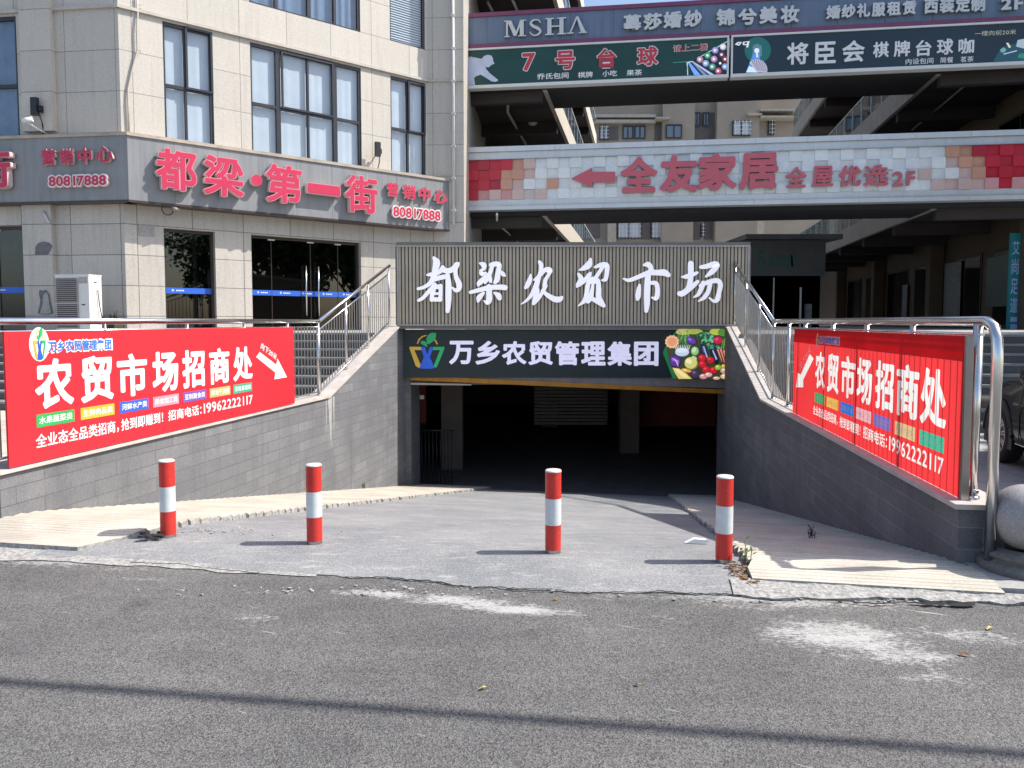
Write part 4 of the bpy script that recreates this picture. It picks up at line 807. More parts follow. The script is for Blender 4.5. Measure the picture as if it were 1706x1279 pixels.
# ================================================================ LEFT OFFICE BUILDING (chamfered corner)
C0 = Vector((-9, 18, 0)); FB = Fr(C0, (.763, .646, 0)); FA = Fr(C0, (.992, -.129, 0)); SB = 8.46
FCc = Fr(FB.pt(SB, 0, 0), (.998, -.06, 0))
ob = thing('office_building', 'cream tiled office building with a chamfered corner and dark framed windows', 'building', FB.pt(4, 1, 1.45))
def pxrect(f, u0, u1, vt0, vb0, vt1=None, vb1=None, off=0): return f.fit(u0, u1, vt0, vb0, vt0 if vt1 is None else vt1, vb0 if vb1 is None else vb1, off)
def wall_holes(b, x0, x1, z0, z1, holes, dep=.22, m=0, y=0.):
    X = sorted({x0, x1, *[h[0] for h in holes], *[h[1] for h in holes]}); Z = sorted({z0, z1, *[h[2] for h in holes], *[h[3] for h in holes]})
    X = [x for x in X if x0 <= x <= x1]; Z = [z for z in Z if z0 <= z <= z1]
    for i in range(len(X)-1):
        for j in range(len(Z)-1):
            cx, cz = (X[i]+X[i+1])/2, (Z[j]+Z[j+1])/2
            if any(h[0] < cx < h[1] and h[2] < cz < h[3] for h in holes): continue
            b.quad((X[i], y, Z[j]), (X[i+1], y, Z[j]), (X[i+1], y, Z[j+1]), (X[i], y, Z[j+1]), m)
    for a, c, d, e in holes:
        b.quad((a, y, d), (a, y+dep, d), (a, y+dep, e), (a, y, e), m); b.quad((c, y+dep, d), (c, y, d), (c, y, e), (c, y+dep, e), m)
        b.quad((a, y, e), (a, y+dep, e), (c, y+dep, e), (c, y, e), m); b.quad((a, y+dep, d), (a, y, d), (c, y, d), (c, y+dep, d), m)
ZM = 5.3
W1 = pxrect(FB, 273, 355.5, 38, 236, 52, 247); W2 = pxrect(FB, 418, 602, 71, 237, 113, 276); W3 = pxrect(FB, 651, 709, 122, 281, 136, 293)
zt = 8.79; zb = 5.99
W1 = (W1[0], W1[1], zb, zt); W2 = (W2[0], W2[1], zb, zt); W3 = (W3[0], W3[1], zb, zt)
U2 = (W2[0], W2[1], 9.77, 12.6); U3 = (W3[0], W3[1], 9.77, 12.6)
WA = pxrect(FA, -70, 30, 36, 224); WA = (WA[0], WA[1], 6.02, 8.79)
D1 = pxrect(FB, 275, 360, 380, 560, 388, 560); D2 = pxrect(FB, 420, 602, 393, 555, 409, 553); DA = pxrect(FA, -70, 40, 376, 560)
ztd = 3.93; D1 = (D1[0], D1[1], 1.45, ztd); D2 = (D2[0], D2[1], 1.45, ztd); DA = (DA[0], DA[1], 1.45, 3.96)
b = MB(FB); wall_holes(b, 0, SB, ZM, 13.5, [W1, W2, W3, U2, U3]); b.f = FA; wall_holes(b, -16, 0, ZM, 13.5, [WA]); b.f = FCc; wall_holes(b, 0, 1.1, ZM, 13.5, []); b.build('upper_wall', 'facade_tile', ob)
b = MB(FB); wall_holes(b, 0, SB, 1.40, ZM, [D1, D2], .3); b.f = FA; wall_holes(b, -16, 0, 1.40, ZM, [DA], .3); b.f = FCc; wall_holes(b, 0, 1.1, 1.4, ZM, []); b.build('lower_wall', 'facade_low', ob)
# body behind (sides, roof) so that it is a closed block
b = MB(); e = FCc.pt(1.1, 0, 0); w = FA.pt(-16, 0, 0)
for p, q in ((e, e+Vector((.6, 14, 0))), (e+Vector((.6, 14, 0)), w+Vector((0, 14, 0))), (w+Vector((0, 14, 0)), w)):
    b.quad((p.x, p.y, 1.4), (q.x, q.y, 1.4), (q.x, q.y, 13.5), (p.x, p.y, 13.5))
b.face([b.P(*v) for v in ((w.x, w.y, 13.5), (C0.x, C0.y, 13.5), (FB.pt(SB, 0, 0).x, FB.pt(SB, 0, 0).y, 13.5), (e.x, e.y, 13.5), (e.x+.6, e.y+14, 13.5), (w.x, w.y+14, 13.5))]); b.build('side_wall', 'facade_plain', ob)
# stone string course and pilaster
b = MB(FB); b.box(-.02, SB+.03, -.07, -.001, 8.84, 8.91); b.f = FA; b.box(-16, .035, -.07, -.001, 8.84, 8.91); b.f = FCc; b.box(-.02, 1.1, -.05, -.001, 8.84, 8.91); b.build('string_course', 'facade_plain', ob)
pa = pxrect(FA, 44, 94, 100, 200); b = MB(FA); b.box(pa[0], pa[1], -.16, -.002, 6.1, 13.4); b.build('pilaster', 'facade_tile', ob)
pb = pxrect(FA, 47, 95, 400, 500); b = MB(FA); b.box(pb[0], pb[1], -.14, -.002, 1.45, 4.5); pilm = b.build('pilaster', 'facade_low', ob)
b = MB(FA); q = lambda x, y: FA.hit(x/6.093, 360+y/6.093, -.145)
b.shape([[q(*p) for p in ((355, 390), (358, 310), (385, 272), (440, 255), (500, 268), (535, 300), (515, 345), (490, 388))]], -.144, None); b.build('patch_stain', 'stain_grey', ob)
b = MB(FA); b.shape([[q(*p) for p in ((380, 985), (395, 930), (410, 860), (395, 790), (400, 745), (430, 755), (470, 748), (505, 790), (520, 880), (545, 985), (500, 1000), (430, 1000))]], -.144, None); b.build('patch_stain', 'stain_grey', ob)
b = MB(FA); b.shape([[q(*p) for p in ((405, 985), (430, 900), (440, 800), (465, 770), (490, 800), (500, 890), (520, 985), (450, 995))]], -.147, None); b.build('patch_stain', 'stain_pale', ob)
def window(f, r, vs, hs, sill=True, sash=None, cur='curtain_pale', nm='window', parent=None, blind=False):
    x0, x1, z0, z1 = r; y = .035; w = .05; parent = parent or ob
    b = MB(f); b.box(x0, x1, y, y+.08, z0, z0+w); b.box(x0, x1, y, y+.08, z1-w-.03, z1); b.box(x0, x0+w, y, y+.08, z0+w, z1-w-.03); b.box(x1-w-.02, x1, y, y+.08, z0+w, z1-w-.03)
    for v in vs: b.box(x0+(x1-x0)*v[0]-v[1]/2, x0+(x1-x0)*v[0]+v[1]/2, y-.005, y+.085, z0+w, z1-w-.03)
    for h in hs: b.box(x0+w, x1-w, y-.003, y+.083, z0+(z1-z0)*h-.045, z0+(z1-z0)*h+.035)
    if sash:
        for (a, c, d, e) in sash:
            X0, X1, Z0_, Z1_ = x0+(x1-x0)*a, x0+(x1-x0)*c, z0+(z1-z0)*d, z0+(z1-z0)*e
            b.box(X0, X1, y-.05, y-.006, Z0_, Z0_+.05); b.box(X0, X1, y-.05, y-.006, Z1_-.05, Z1_); b.box(X0, X0+.05, y-.05, y-.006, Z0_+.05, Z1_-.05); b.box(X1-.05, X1, y-.05, y-.006, Z0_+.05, Z1_-.05)
    fr = b.build(nm, 'frame_dark', parent)
    b = MB(f); b.quad((x0, y+.04, z0), (x1, y+.04, z0), (x1, y+.04, z1), (x0, y+.04, z1)); b.build('pane', 'window_glass', fr)
    b = MB(f); n = int((x1-x0)/.03); sd = random.uniform(0, 9)
    if blind:
        k = int((z1-z0)/.07)
        for j in range(k): b.quad((x0, y+.09, z0+j*.07), (x1, y+.09, z0+j*.07), (x1, y+.13, z0+j*.07+.066), (x0, y+.13, z0+j*.07+.066))
    else:
        rows = [[b.P(x0+(x1-x0)*i/n, y+.125+.022*math.sin(i*.62+sd+math.sin(i*.21)*1.5)*(1 if cur != 'curtain_pale' else .16), z) for i in range(n+1)] for z in (z0-.0, z1)]
        for i in range(n): b.face([rows[0][i], rows[0][i+1], rows[1][i+1], rows[1][i]], 0, True)
    b.build('curtain', cur, fr)
window(FB, W1, [(.44, .05)], [.475], sash=[(.44, 1, .47, 1)]); window(FB, W2, [(.235, .12), (.50, .05), (.75, .12)], [.46], sash=[(.26, .735, .46, .985)]); window(FB, W3, [(.50, .06)], [.47], sash=[(.5, 1, .46, .985)])
window(FB, U2, [(.23, .08), (.52, .10), (.76, .08)], [], cur='curtain_blue'); MATS['curtain_blue']; window(FB, U3, [], [], blind=True); window(FA, WA, [(.35, .05)], [.43], cur='curtain_blue')
def gdoor(f, r, vs, name='glass_door', hand=(), txt=None, cur=None):
    x0, x1, z0, z1 = r; y = .16
    b = MB(f); b.box(x0, x0+.06, y-.02, y+.08, z0, z1); b.box(x1-.06, x1, y-.02, y+.08, z0, z1); b.box(x0+.06, x1-.06, y-.02, y+.08, z1-.07, z1); b.box(x0+.06, x1-.06, y, y+.06, z0, z0+.05)
    for v in vs: b.box(x0+(x1-x0)*v-.008, x0+(x1-x0)*v+.008, y+.01, y+.04, z0+.05, z1-.07)
    d = b.build(name, 'door_frame', ob)
    b = MB(f); b.quad((x0+.05, y+.03, z0+.04), (x1-.05, y+.03, z0+.04), (x1-.05, y+.03, z1-.06), (x0+.05, y+.03, z1-.06)); b.build('pane', 'door_glass', d)
    b = MB(f); b.box(x0+.06, x1-.06, y+.012, y+.020, 2.38, 2.52, 0); b.build('blue_tape', 'blue_tape', d)
    b = MB(f); k = 0; x = x0+.2
    while x < x1-.4:
        b.text('中', x, x+.05, 2.42, 2.49, y+.009, None, .03); 
        for j in range(4): b.box(x+.10+j*.05, x+.135+j*.05, y+.008, y+.009, 2.438, 2.468)
        x += .62
    b.build('tape_print', 'white_print', d)
    for h in hand:
        X = x0+(x1-x0)*h; b = MB(f); b.tube([(X, y-.07, 1.85), (X, y-.07, 3.2)], .022, 10)
        for z in (2.0, 3.05): b.tube([(X, y-.07, z), (X, y+.03, z)], .012, 6)
        b.build('handle', 'steel', d)
    for k in range(len(vs)):
        X = x0+(x1-x0)*vs[k]; b = MB(f); b.box(X-.09, X+.09, y-.01, y+.05, z1-.10, z1-.06); b.build('clamp', 'white_metal', d)
    if cur:
        b = MB(f); n = int((x1-x0)/.03); rows = [[b.P(x0+(x1-x0)*i/n, y+.5+.05*math.sin(i*.5+math.sin(i*.17)*2), z) for i in range(n+1)] for z in (z0, z1)]
        for i in range(n): b.face([rows[0][i], rows[0][i+1], rows[1][i+1], rows[1][i]], 0, True)
        b.build('curtain', cur, d)
gdoor(FB, D1, []); gdoor(FB, D2, [.19, .54, .8], hand=(.485, .60)); gdoor(FA, DA, [.55], cur='curtain_green')
# dim room behind the doors
b = MB(FB); b.box(-.2, SB, 3.5, 3.6, 1.4, 5.2); b.quad((-.2, .35, 1.452), (SB, .35, 1.452), (SB, 3.5, 1.452), (-.2, 3.5, 1.452)); b.quad((-.2, .35, 4.6), (SB, .35, 4.6), (SB, 3.5, 4.6), (-.2, 3.5, 4.6)); b.build('lobby', 'soffit_dark', ob)
# --- sign band wrapped round the corner
CS = Vector((-8.706, 17.66, 0)); GB = Fr(CS, FB.x); GA = Fr(CS, FA.x)
sb = thing('shop_sign', 'long grey sign band with raised red characters wrapped round the office corner', 'sign', FB.pt(4, -.3, 4.54))
LB = GB.hit(757, 340)[0]; z0, z1 = 4.46, 5.90
b = MB(GB); b.box(0, LB, 0, .44, z0, z1); b.f = GA; b.quad((-16, 0, z0), (0, 0, z0), (0, 0, z1), (-16, 0, z1)); b.quad((-16, .3, z0), (0, .3, z0), (0, 0, z0), (-16, 0, z0)); b.build('sign_band', 'sign_grey', sb)
b = MB(GB); b.box(-.02, LB+.03, -.035, .46, z1, z1+.075); b.f = GA; b.box(-16, .02, -.035, .32, z1, z1+.07); b.build('top_ledge', 'sign_trim', sb)
b = MB(GB); b.box(-.01, LB+.01, -.012, .43, z0-.05, z0-.001); b.f = GA; b.box(-16, .0, -.012, .3, z0-.05, z0-.001); b.build('bottom_edge', 'door_frame', sb)
b = MB(GB)
for k in range(1, 9): b.box(LB*k/9-.004, LB*k/9+.004, -.002, .0, z0, z1)
b.build('panel_seam', 'stain_grey', sb)
def letters(f, ch, u0, u1, vt, vb, vt1, vb1, yo, dep, bold, mats, nm='raised_character', parent=None, halo=None):
    a = f.fit(u0, u1, vt, vb, vt1, vb1, yo)
    b = MB(f); b.text(ch, a[0], a[1], a[2], a[3], yo, yo+dep, bold, 0, 1); o = b.build(nm, mats, parent)
    return a, o
RL = ['letter_red', 'letter_side']
def big(f, ch, u0, u1, t0, b0, t1, b1):
    a, o = letters(f, ch, u0, u1, t0, b0, t1, b1, -.20, .16, .040, ['letter_rim', 'letter_side'], parent=sb)
    b = MB(f); b.text(ch, a[0]+.018, a[1]-.018, a[2]+.018, a[3]-.018, -.206, -.20, .021); b.build('red_face', 'letter_red', o)
for ch, u0, u1, t0, b0 in (('都', 259.6, 329, 248, 317.5), ('梁', 339, 407, 259.5, 327.5), ('第', 443, 504, 274, 338.5), ('一', 512, 567.6, 306.5, 324.6), ('街', 575.7, 630, 292, 355)):
    big(GB, ch, u0, u1, t0-1, b0-1, t0+1, b0+1)
a = GB.fit(419, 437, 290, 310, 290, 310, -.2); cx, cz = (a[0]+a[1])/2, (a[2]+a[3])/2
b = MB(GB); b.prism([(cx+.14*math.cos(k*.2618), cz+.14*math.sin(k*.2618)) for k in range(24)], -.20, -.04, 0, 1); b.build('raised_dot', RL, sb)
for ch, u0, u1, t0, b0 in (('营', 646, 664, 303.5, 327), ('销', 672, 692.5, 307, 331), ('中', 699, 717.5, 311, 334), ('心', 724, 745, 315, 338)): letters(GB, ch, u0, u1, t0, b0, t0+1, b0+1, -.12, .09, .03, RL, parent=sb)
a, o = letters(GB, '80817888', 653.5, 735.5, 341, 362, 349.5, 369.5, -.10, .09, .085, ['letter_pale', 'letter_side'], 'number_backing', sb)
b = MB(GB); b.text('80817888', a[0]+.035, a[1]-.035, a[2]+.035, a[3]-.035, -.108, -.10, .022); b.build('number', 'letter_red', o)
big(GA, '街', -50, 18, 249, 314, 249, 314)
for ch, u0, u1, t0, b0 in (('营', 69, 92, 248, 275), ('销', 99, 122, 247, 274), ('中', 129, 152, 246, 273), ('心', 160, 188, 243, 270)): letters(GA, ch, u0, u1, t0, b0, t0-.5, b0-.5, -.10, .08, .03, RL, parent=sb)
a, o = letters(GA, '80817888', 79, 179, 290.5, 312.5, 289, 311, -.10, .09, .085, ['letter_pale', 'letter_side'], 'number_backing', sb)
b = MB(GA); b.text('80817888', a[0]+.035, a[1]-.035, a[2]+.035, a[3]-.035, -.108, -.10, .022); b.build('number', 'letter_red', o)
# --- small things on the facade
def flood(f, u, v, lb):
    x, z = f.hit(u, v, -.25); t = thing('floodlight', lb, 'floodlight', f.pt(x, -.12, z), 'black floodlights over the sign band')
    b = MB(f); b.box(x-.075, x+.075, -.34, -.24, z-.2, z+.2); b.build('housing', 'black_plastic', t)
    b = MB(f); b.box(x+.076, x+.13, -.3, -.18, z-.11, z+.03); b.tube([(x+.1, -.25, z-.1), (x+.1, -.06, z-.1), (x+.1, -.02, z-.1)], .02, 8); b.build('bracket', 'black_plastic', t)
    b = MB(f); b.tube([(x+.08, -.25, z-.18), (x+.1, -.2, z-.35), (x+.08, -.15, z-.5), (x+.02, -.1, z-.62)], .014, 6); b.build('cord', 'black_plastic', t)
flood(FA, 60, 178, 'black floodlight on the shaded wall above the white camera'); flood(FB, 628, 249, 'black floodlight on the sunlit wall beside the narrow right window')
x, z = FA.hit(47, 201, -.35); t = thing('security_camera', 'white bullet camera on a thin arm above the grey sign band', 'camera', FA.pt(x, -.2, z)); b = MB(FA); b.tube([(x-.1, -.42, z-.02), (x+.12, -.36, z+.03)], .06, 12); b.build('camera_body', 'white_plastic', t)
b = MB(FA); b.tube([(x-.115, -.425, z-.024), (x-.1, -.42, z-.02)], .05, 12); b.build('lens', 'black_plastic', t)
b = MB(FA); b.tube([(x+.02, -.38, z-.05), (x+.2, -.2, z-.2), (x+.26, -.02, z-.24)], .018, 8); b.build('arm', 'white_plastic', t)
x, z = FB.hit(285, 347, -.4); t = thing('security_camera', 'small dark camera with looped cable under the grey sign band', 'camera', FB.pt(x, -.3, z)); b = MB(FB); b.tube([(x+.02, -.42, z), (x+.2, -.36, z)], .055, 10); b.build('camera_body', 'grey_metal', t)
b = MB(FB); b.tube([(x+.05*0+.1+.13*math.cos(k*.45+2.6)-.15, -.3, z-.02+.13*math.sin(k*.45+2.6)) for k in range(12)], .012, 6); b.build('cable_loop', 'black_plastic', t)
b = MB(FCc); x, z = FCc.hit(755, 150, -.08); b.tube([(x, -.08, 4.6), (x, -.08, 13)], .045, 10)
for k in range(9): b.box(x-.06, x+.06, -.135, -.02, 5+k*.95, 5.06+k*.95)
tag(b.build('drain_pipe', 'pvc', None, loc=FCc.pt(x, -.08, 4.6)), 'thin white drain pipe on the wall end beside the blue sign', 'pipe')
kk = [(228, -6, .05), (229.5, 20, .05), (228, 50, .06), (229, 84, .06), (221, 112, .05), (213, 148, .04), (213.5, 170, .05), (215, 222, .04)]
b = MB(FB); b.tube([(FB.hit(u, v, -d)[0], -d, FB.hit(u, v, -d)[1]) for u, v, d in kk], .022, 8); b.tube([(FB.hit(u, v, -.05)[0], -.05, FB.hit(u, v, -.05)[1]) for u, v in ((229, 10), (234, 6), (236, 12), (231, 16))], .014, 6); b.tube([(FB.hit(u, v, -.05)[0], -.05, FB.hit(u, v, -.05)[1]) for u, v in ((229, 84), (233, 82), (234, 86))], .014, 6)
tag(b.build('wall_cable', 'facade_plain', None, loc=FB.pt(.2, -.05, 7)), 'sagging pale cable running down the sunlit corner of the office', 'cable')
b = MB(FA); b.tube([(FA.hit(72, 352, -.16)[0], -.17, FA.hit(72, 352, -.16)[1]), (FA.hit(83, 372, -.16)[0], -.17, FA.hit(83, 372, -.16)[1])], .028, 8); tag(b.build('pipe_stub', 'pvc', None, loc=FA.pt(-3, -.17, 4)), 'short slanted white pipe stub under the dark sign band', 'pipe')
b = MB(FB); x0, z0_ = FB.hit(231, 394); x1, z1_ = FB.hit(257, 376); b.box(x0, x1, -.02, -.001, z0_+.03, z1_); tag(b.build('wall_plaque', 'stain_pale', None, loc=FB.pt(x0, -.01, z0_)), 'faded pale plaque on the shaded corner strip under the sign', 'plaque')
# --- outdoor AC unit
FAC = Fr((-10.03, 16.95, 1.45), (.992, -.129, 0)); ac = thing('ac_unit', 'tall white double fan air conditioner standing by the office corner', 'air conditioner', FAC.pt(.4, .2, 0))
b = MB(FAC); b.box(0, .80, 0, .42, .06, 1.25); b.build('casing', 'white_metal', ac)
for zz in (.1, .66):
    b = MB(FAC); b.box(.04, .53, -.012, -.001, zz, zz+.52); g = b.build('fan_guard', 'ac_dark', ac); b = MB(FAC)
    for k in range(12): b.box(.04, .53, -.028, -.013, zz+.012+k*.043, zz+.030+k*.043)
    b.box(.02, .04, -.03, 0, zz-.01, zz+.53); b.box(.53, .55, -.03, 0, zz-.01, zz+.53); b.box(.04, .53, -.03, 0, zz+.52, zz+.535); b.build('grille', 'ac_grille', g)
b = MB(FAC)
for k in range(5): b.box(.57, .78, -.012, -.001, 1.08+k*.03, 1.095+k*.03)
b.build('louvre', 'ac_grille', ac); b = MB(FAC); b.box(.62, .70, -.006, -.001, .60, .625); b.build('badge', 'black_plastic', ac)
b = MB(FAC); b.box(-.01, .81, -.01, .43, 1.25, 1.272); b.build('lid', 'white_metal', ac); b = MB(FAC); b.box(.05, .12, .02, .4, 0, .06); b.box(.68, .75, .02, .4, 0, .06); b.build('foot', 'grey_metal', ac)
b = MB(FAC); b.box(.801, .806, .16, .26, 1.10, 1.12); b.tube([(.83, .25, .95), (.84, .28, .6), (.86, .33, .3), (.95, .4, .02)], .012, 6); b.build('side_pipe', 'black_plastic', ac)
b = MB(FA)
for k in range(30): x = -.95+random.uniform(0, .85); b.tube([(x, -.25, 1.45), (x+random.uniform(-.08, .08), -.25, 1.75+random.uniform(0, .22))], .012, 5)
b.box(-1.0, -.05, -.4, -.1, 1.45, 1.72); tag(b.build('planter_box', 'dark_weed', None, loc=FA.pt(-.5, -.25, 1.45)), 'low dark planter with dry stems against the wall right of the air conditioner', 'planter')
# ================================================================ SHOPPING COMPLEX: bridge, two wings
G0 = Vector((-1.68, 25, 0)); FG = Fr(G0, (.9899, -.1419, 0)); LG = 22.
WL0 = Vector((1.12, 25.1, 0)); WLd = Vector((.168, .986, 0)).normalized(); WR0 = Vector((12.73, 23.55, 0)); WRd = Vector((.188, .982, 0)).normalized()
LV = (5.1, 9.1, 13.0, 17.0)
sc = thing('shopping_complex', 'grey shopping complex with open corridors and bridges round a courtyard', 'building', FG.pt(8, 3, 1.45))
b = MB(FG)
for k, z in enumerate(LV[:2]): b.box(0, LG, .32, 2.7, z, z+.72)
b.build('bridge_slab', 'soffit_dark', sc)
b = MB(FG); b.box(0, LG, 2.4, 2.7, 5.83, 6.8); b.box(0, LG, 2.4, 2.7, 9.83, 10.8); b.build('bridge_parapet', 'beam_tan', sc)
FWL = Fr(WL0, WLd)    # face towards the courtyard (+x): seen with x running towards the camera
FWR = Fr(WR0, -WRd)     # face towards -x
def wing(f, sgn, L, side):
    "f.x along the wing; sgn*x>0 goes back; f.y into the building"
    X = lambda d: d*sgn
    def bb(b, d0, d1, y0, y1, z0, z1): a, c = sorted((X(d0), X(d1))); b.box(a, c, y0, y1, z0, z1)
    for z in LV:
        b = MB(f); bb(b, 0, L, 0, .14, z-.02, z+.75); b.build('fascia_beam', 'wall_cream' if side == 'l' else 'beam_tan', sc)
    b = MB(f)
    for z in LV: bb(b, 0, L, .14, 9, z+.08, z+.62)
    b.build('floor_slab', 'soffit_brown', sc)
    b = MB(f); 
    for z in LV[:3]:
        bb(b, 0, L, .06, .075, z+.80, z+1.75)
    b.build('glass_rail', 'rail_glass', sc)
    b = MB(f)
    for z in LV[:3]:
        bb(b, 0, L, .03, .10, z+1.76, z+1.81)
        for k in range(int(L/1.5)): bb(b, k*1.5, k*1.5+.05, .03, .055, z+.76, z+1.76)
    b.build('rail_frame', 'panel_silver', sc)
    b = MB(f)
    for z0, z1 in ((1.45, 5.18), (5.72, 9.18), (9.72, 13.08), (13.62, 17.08)):
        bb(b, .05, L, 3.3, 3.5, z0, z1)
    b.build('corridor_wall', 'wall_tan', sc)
    for z0, z1 in ((1.45, 4.9), (5.72, 9.0), (9.72, 12.7)):
        for k in range(int(L/4.2)):
            b = MB(f); bb(b, .7+k*4.2, 3.9+k*4.2, 3.26, 3.299, z0+.05, z0+2.7); g = b.build('shop_window', 'car_trim', sc)
            b = MB(f); bb(b, .8+k*4.2, 2.2+k*4.2, 3.245, 3.258, z0+.1, z0+2.6); bb(b, 2.3+k*4.2, 3.8+k*4.2, 3.245, 3.258, z0+.1, z0+2.6); b.build('pane', 'dim_glass', g)
    for z0, z1 in ((1.45, 5.08), (5.73, 9.08), (9.73, 12.98)):
        for k in range(0, int(L/8.4)+1):
            b = MB(f); bb(b, .25+k*8.4, .75+k*8.4, 2.75, 3.25, z0, z1); b.build('column', 'wall_tan', sc)
    for z in LV[:3]:
        for k in range(int(L/4.2)+1):
            b = MB(f); bb(b, k*4.2+.1, k*4.2+.38, .16, 3.28, z-.32, z+.079); b.build('cross_beam', 'soffit_brown', sc)
b = MB(); b.box(7, 23, 50.5, 51, 1.45, 5.0); b.build('back_wall', 'soffit_brown', sc)  # added dark wall, hides the sunlit far end of the courtyard
wing(FWL, 1, 26, 'l'); wing(FWR, -1, 26, 'r')
# ceiling lamps, sprinkler pipes
def clamp(x, y, z, lb, gr='round ceiling lamps under the corridors'):
    b = MB(); b.lathe([(.001, z-.11), (.10, z-.10), (.17, z-.05), (.19, z)], x, y, 16); tag(b.build('ceiling_lamp', 'white_plastic', None, loc=(x, y, z)), lb, 'lamp', gr)
def atz(u, v, z): p = pz(u, v, z); return p
p = atz(888, 205, 9.18); clamp(p.x, p.y, 9.18, 'white round lamp on the corridor ceiling above the left end of the white sign')
p = atz(831, 396, 5.18); clamp(p.x, p.y, 5.18, 'white round lamp under the lower corridor just above the ribbed market sign')
for L_ in (((846, 168, 9.0), (846, 187, 9.0), (876, 240, 9.0)),):
    pts_ = [atz(*q) for q in L_]; b = MB(); b.tube([tuple(q) for q in pts_], .05, 8); tag(b.build('sprinkler_pipe', 'pvc', None, loc=pts_[0]), 'pale pipe running back under the upper corridor ceiling beside its round lamp', 'pipe')
pts_ = [atz(*q) for q in ((828, 356, 5.0), (828, 371, 5.0), (862, 402, 5.0))]; b = MB(); b.tube([tuple(q) for q in pts_], .035, 8); tag(b.build('sprinkler_pipe', 'pvc', None, loc=pts_[0]), 'pale pipe under the lower corridor ceiling beside its round lamp', 'pipe')
pts_ = [atz(*q) for q in ((1632, 122, 9.1), (1520, 216, 9.0))]; b = MB(); b.tube([tuple(q) for q in pts_], .035, 8); tag(b.build('sprinkler_pipe', 'grey_metal', None, loc=pts_[0]), 'grey pipe crossing the dark ceiling under the right end of the green sign', 'pipe')
for q, lb in ((((777, 0, 12.8), (788, 22, 12.8)), 'thin pale pipe under the top ceiling above the blue sign'), (((854, 0, 12.8), (862, 18, 12.8)), 'thicker pale pipe under the top ceiling above the letter M'), (((812, 2, 12.9), (820, 18, 12.7)), 'dark pipe clamp under the top ceiling above the blue sign')):
    pts_ = [atz(*w_) for w_ in q]; b = MB(); b.tube([tuple(w_) for w_ in pts_], .05, 8); tag(b.build('ceiling_pipe', 'pvc', None, loc=pts_[0]), lb, 'pipe')
# --- lower sign: silver framed box of coloured tiles
FT = Fr(FG.pt(0, 0, 0), FG.x); xs0 = FT.hit(767, 300)[0]; zb0, zt0 = 5.24, 7.23; XE = 20.
ts = thing('furniture_sign', 'long white tiled sign with red tile ends, red arrow and red characters', 'sign', FT.pt(9, 0, zb0))
b = MB(FT); b.box(xs0, XE, .06, .30, zb0+.02, zt0-.02); b.build('sign_box', 'grey_metal', ts)
b = MB(FT); b.box(xs0-.02, XE, -.10, .32, zt0-.16, zt0); b.box(xs0-.02, XE, -.05, .06, zt0-.40, zt0-.161); b.box(xs0-.02, XE, -.10, .32, zb0, zb0+.13); b.box(xs0-.02, XE, -.05, .06, zb0+.131, zb0+.32); b.box(xs0-.02, xs0+.10, -.09, .31, zb0+.131, zt0-.161); b.box(xs0+.101, xs0+.22, -.06, .06, zb0+.321, zt0-.401); b.build('frame', 'panel_silver', ts)
b = MB(FT); k = 0
for z in (zt0-.401, zt0-.1605, zb0+.1305):
    b.box(xs0, XE, -.104, -.051, z-.004, z+.0002)
for k in range(13): b.box(xs0+k*1.52, xs0+k*1.52+.008, -.1015, -.1005, zt0-.15, zt0-.01); b.box(xs0+k*1.52, xs0+k*1.52+.008, -.1015, -.1005, zb0+.01, zb0+.125)
b.build('frame_seam', 'grey_metal', ts)
ti0 = zb0+.322; ti1 = zt0-.403; th = (ti1-ti0)/4; tw_ = .367; b = MB(FT)
WHT = (.84, .875, .885); RED = (.60, .030, .060); RE2 = (.48, .028, .06); PCH = (.66, .36, .25); PNK = (.70, .36, .36); LPK = (.68, .50, .46); PAL = (.66, .60, .56)
LEFT = [[RED, RE2, RED, RED, PCH, LPK], [RED, RED, RED, PCH, PCH, LPK, WHT], [RED, RED, RE2, PCH, LPK, WHT, WHT, PCH], [RED, PNK, LPK, PNK, LPK, PAL, LPK, WHT]]
RIGHT = [[PCH, PCH, RE2, RED, RED, RED, RED, RED, RED], [LPK, PCH, PCH, RED, RED, RED, RED, RED, RED], [WHT, LPK, PCH, RED, RED, RED, RED, RED, RED], [LPK, LPK, LPK, PNK, RED, PNK, RED, RED, PNK]]
xr = FT.hit(1575, 260)[0]; ncol = int((XE-xs0-.22)/tw_); kr = int((xr-xs0-.22)/tw_)
for i in range(ncol):
    for j in range(4):
        c = WHT
        if i < len(LEFT[j]): c = LEFT[j][i]
        elif i >= kr: c = RIGHT[j][min(i-kr, 8)]
        elif i in (kr-2,) and j == 2: c = LPK
        elif i in (kr-1,) and j == 3: c = LPK
        v = random.uniform(.93, 1.05); b.c = tuple(min(1, q_*v) for q_ in c); x = xs0+.222+i*tw_; z = ti1-(j+1)*th
        d = -.012-(.05 if (i+j) % 2 else 0)-random.uniform(0, .02); b.box(x+.001, x+tw_-.001, d, .06, z+.001, z+th-.001)
b.build('tile_field', 'painted', ts, paint=True)
E3 = lambda x, y: (760+x/3.5521, y/3.5521); E4 = lambda x, y: (1226+x/3.5521, y/3.5521)
def efit(E, f, x0, x1, t0, b0, t1=None, b1=None, off=0.): 
    t1 = t0 if t1 is None else t1; b1 = b0 if b1 is None else b1
    return f.fit(E(x0, 0)[0], E(x1, 0)[0], t0/3.5521, b0/3.5521, t1/3.5521, b1/3.5521, off)
b = MB(FT); b.shape([[FT.hit(*E3(*p), -.2) for p in ((680, 1055), (805, 990), (805, 1015), (942, 1015), (942, 1078), (805, 1078), (805, 1108))]], -.20, -.08, 0, 1); b.build('arrow', ['tile_letter', 'tile_side'], ts)
TL = ['tile_letter', 'tile_side']
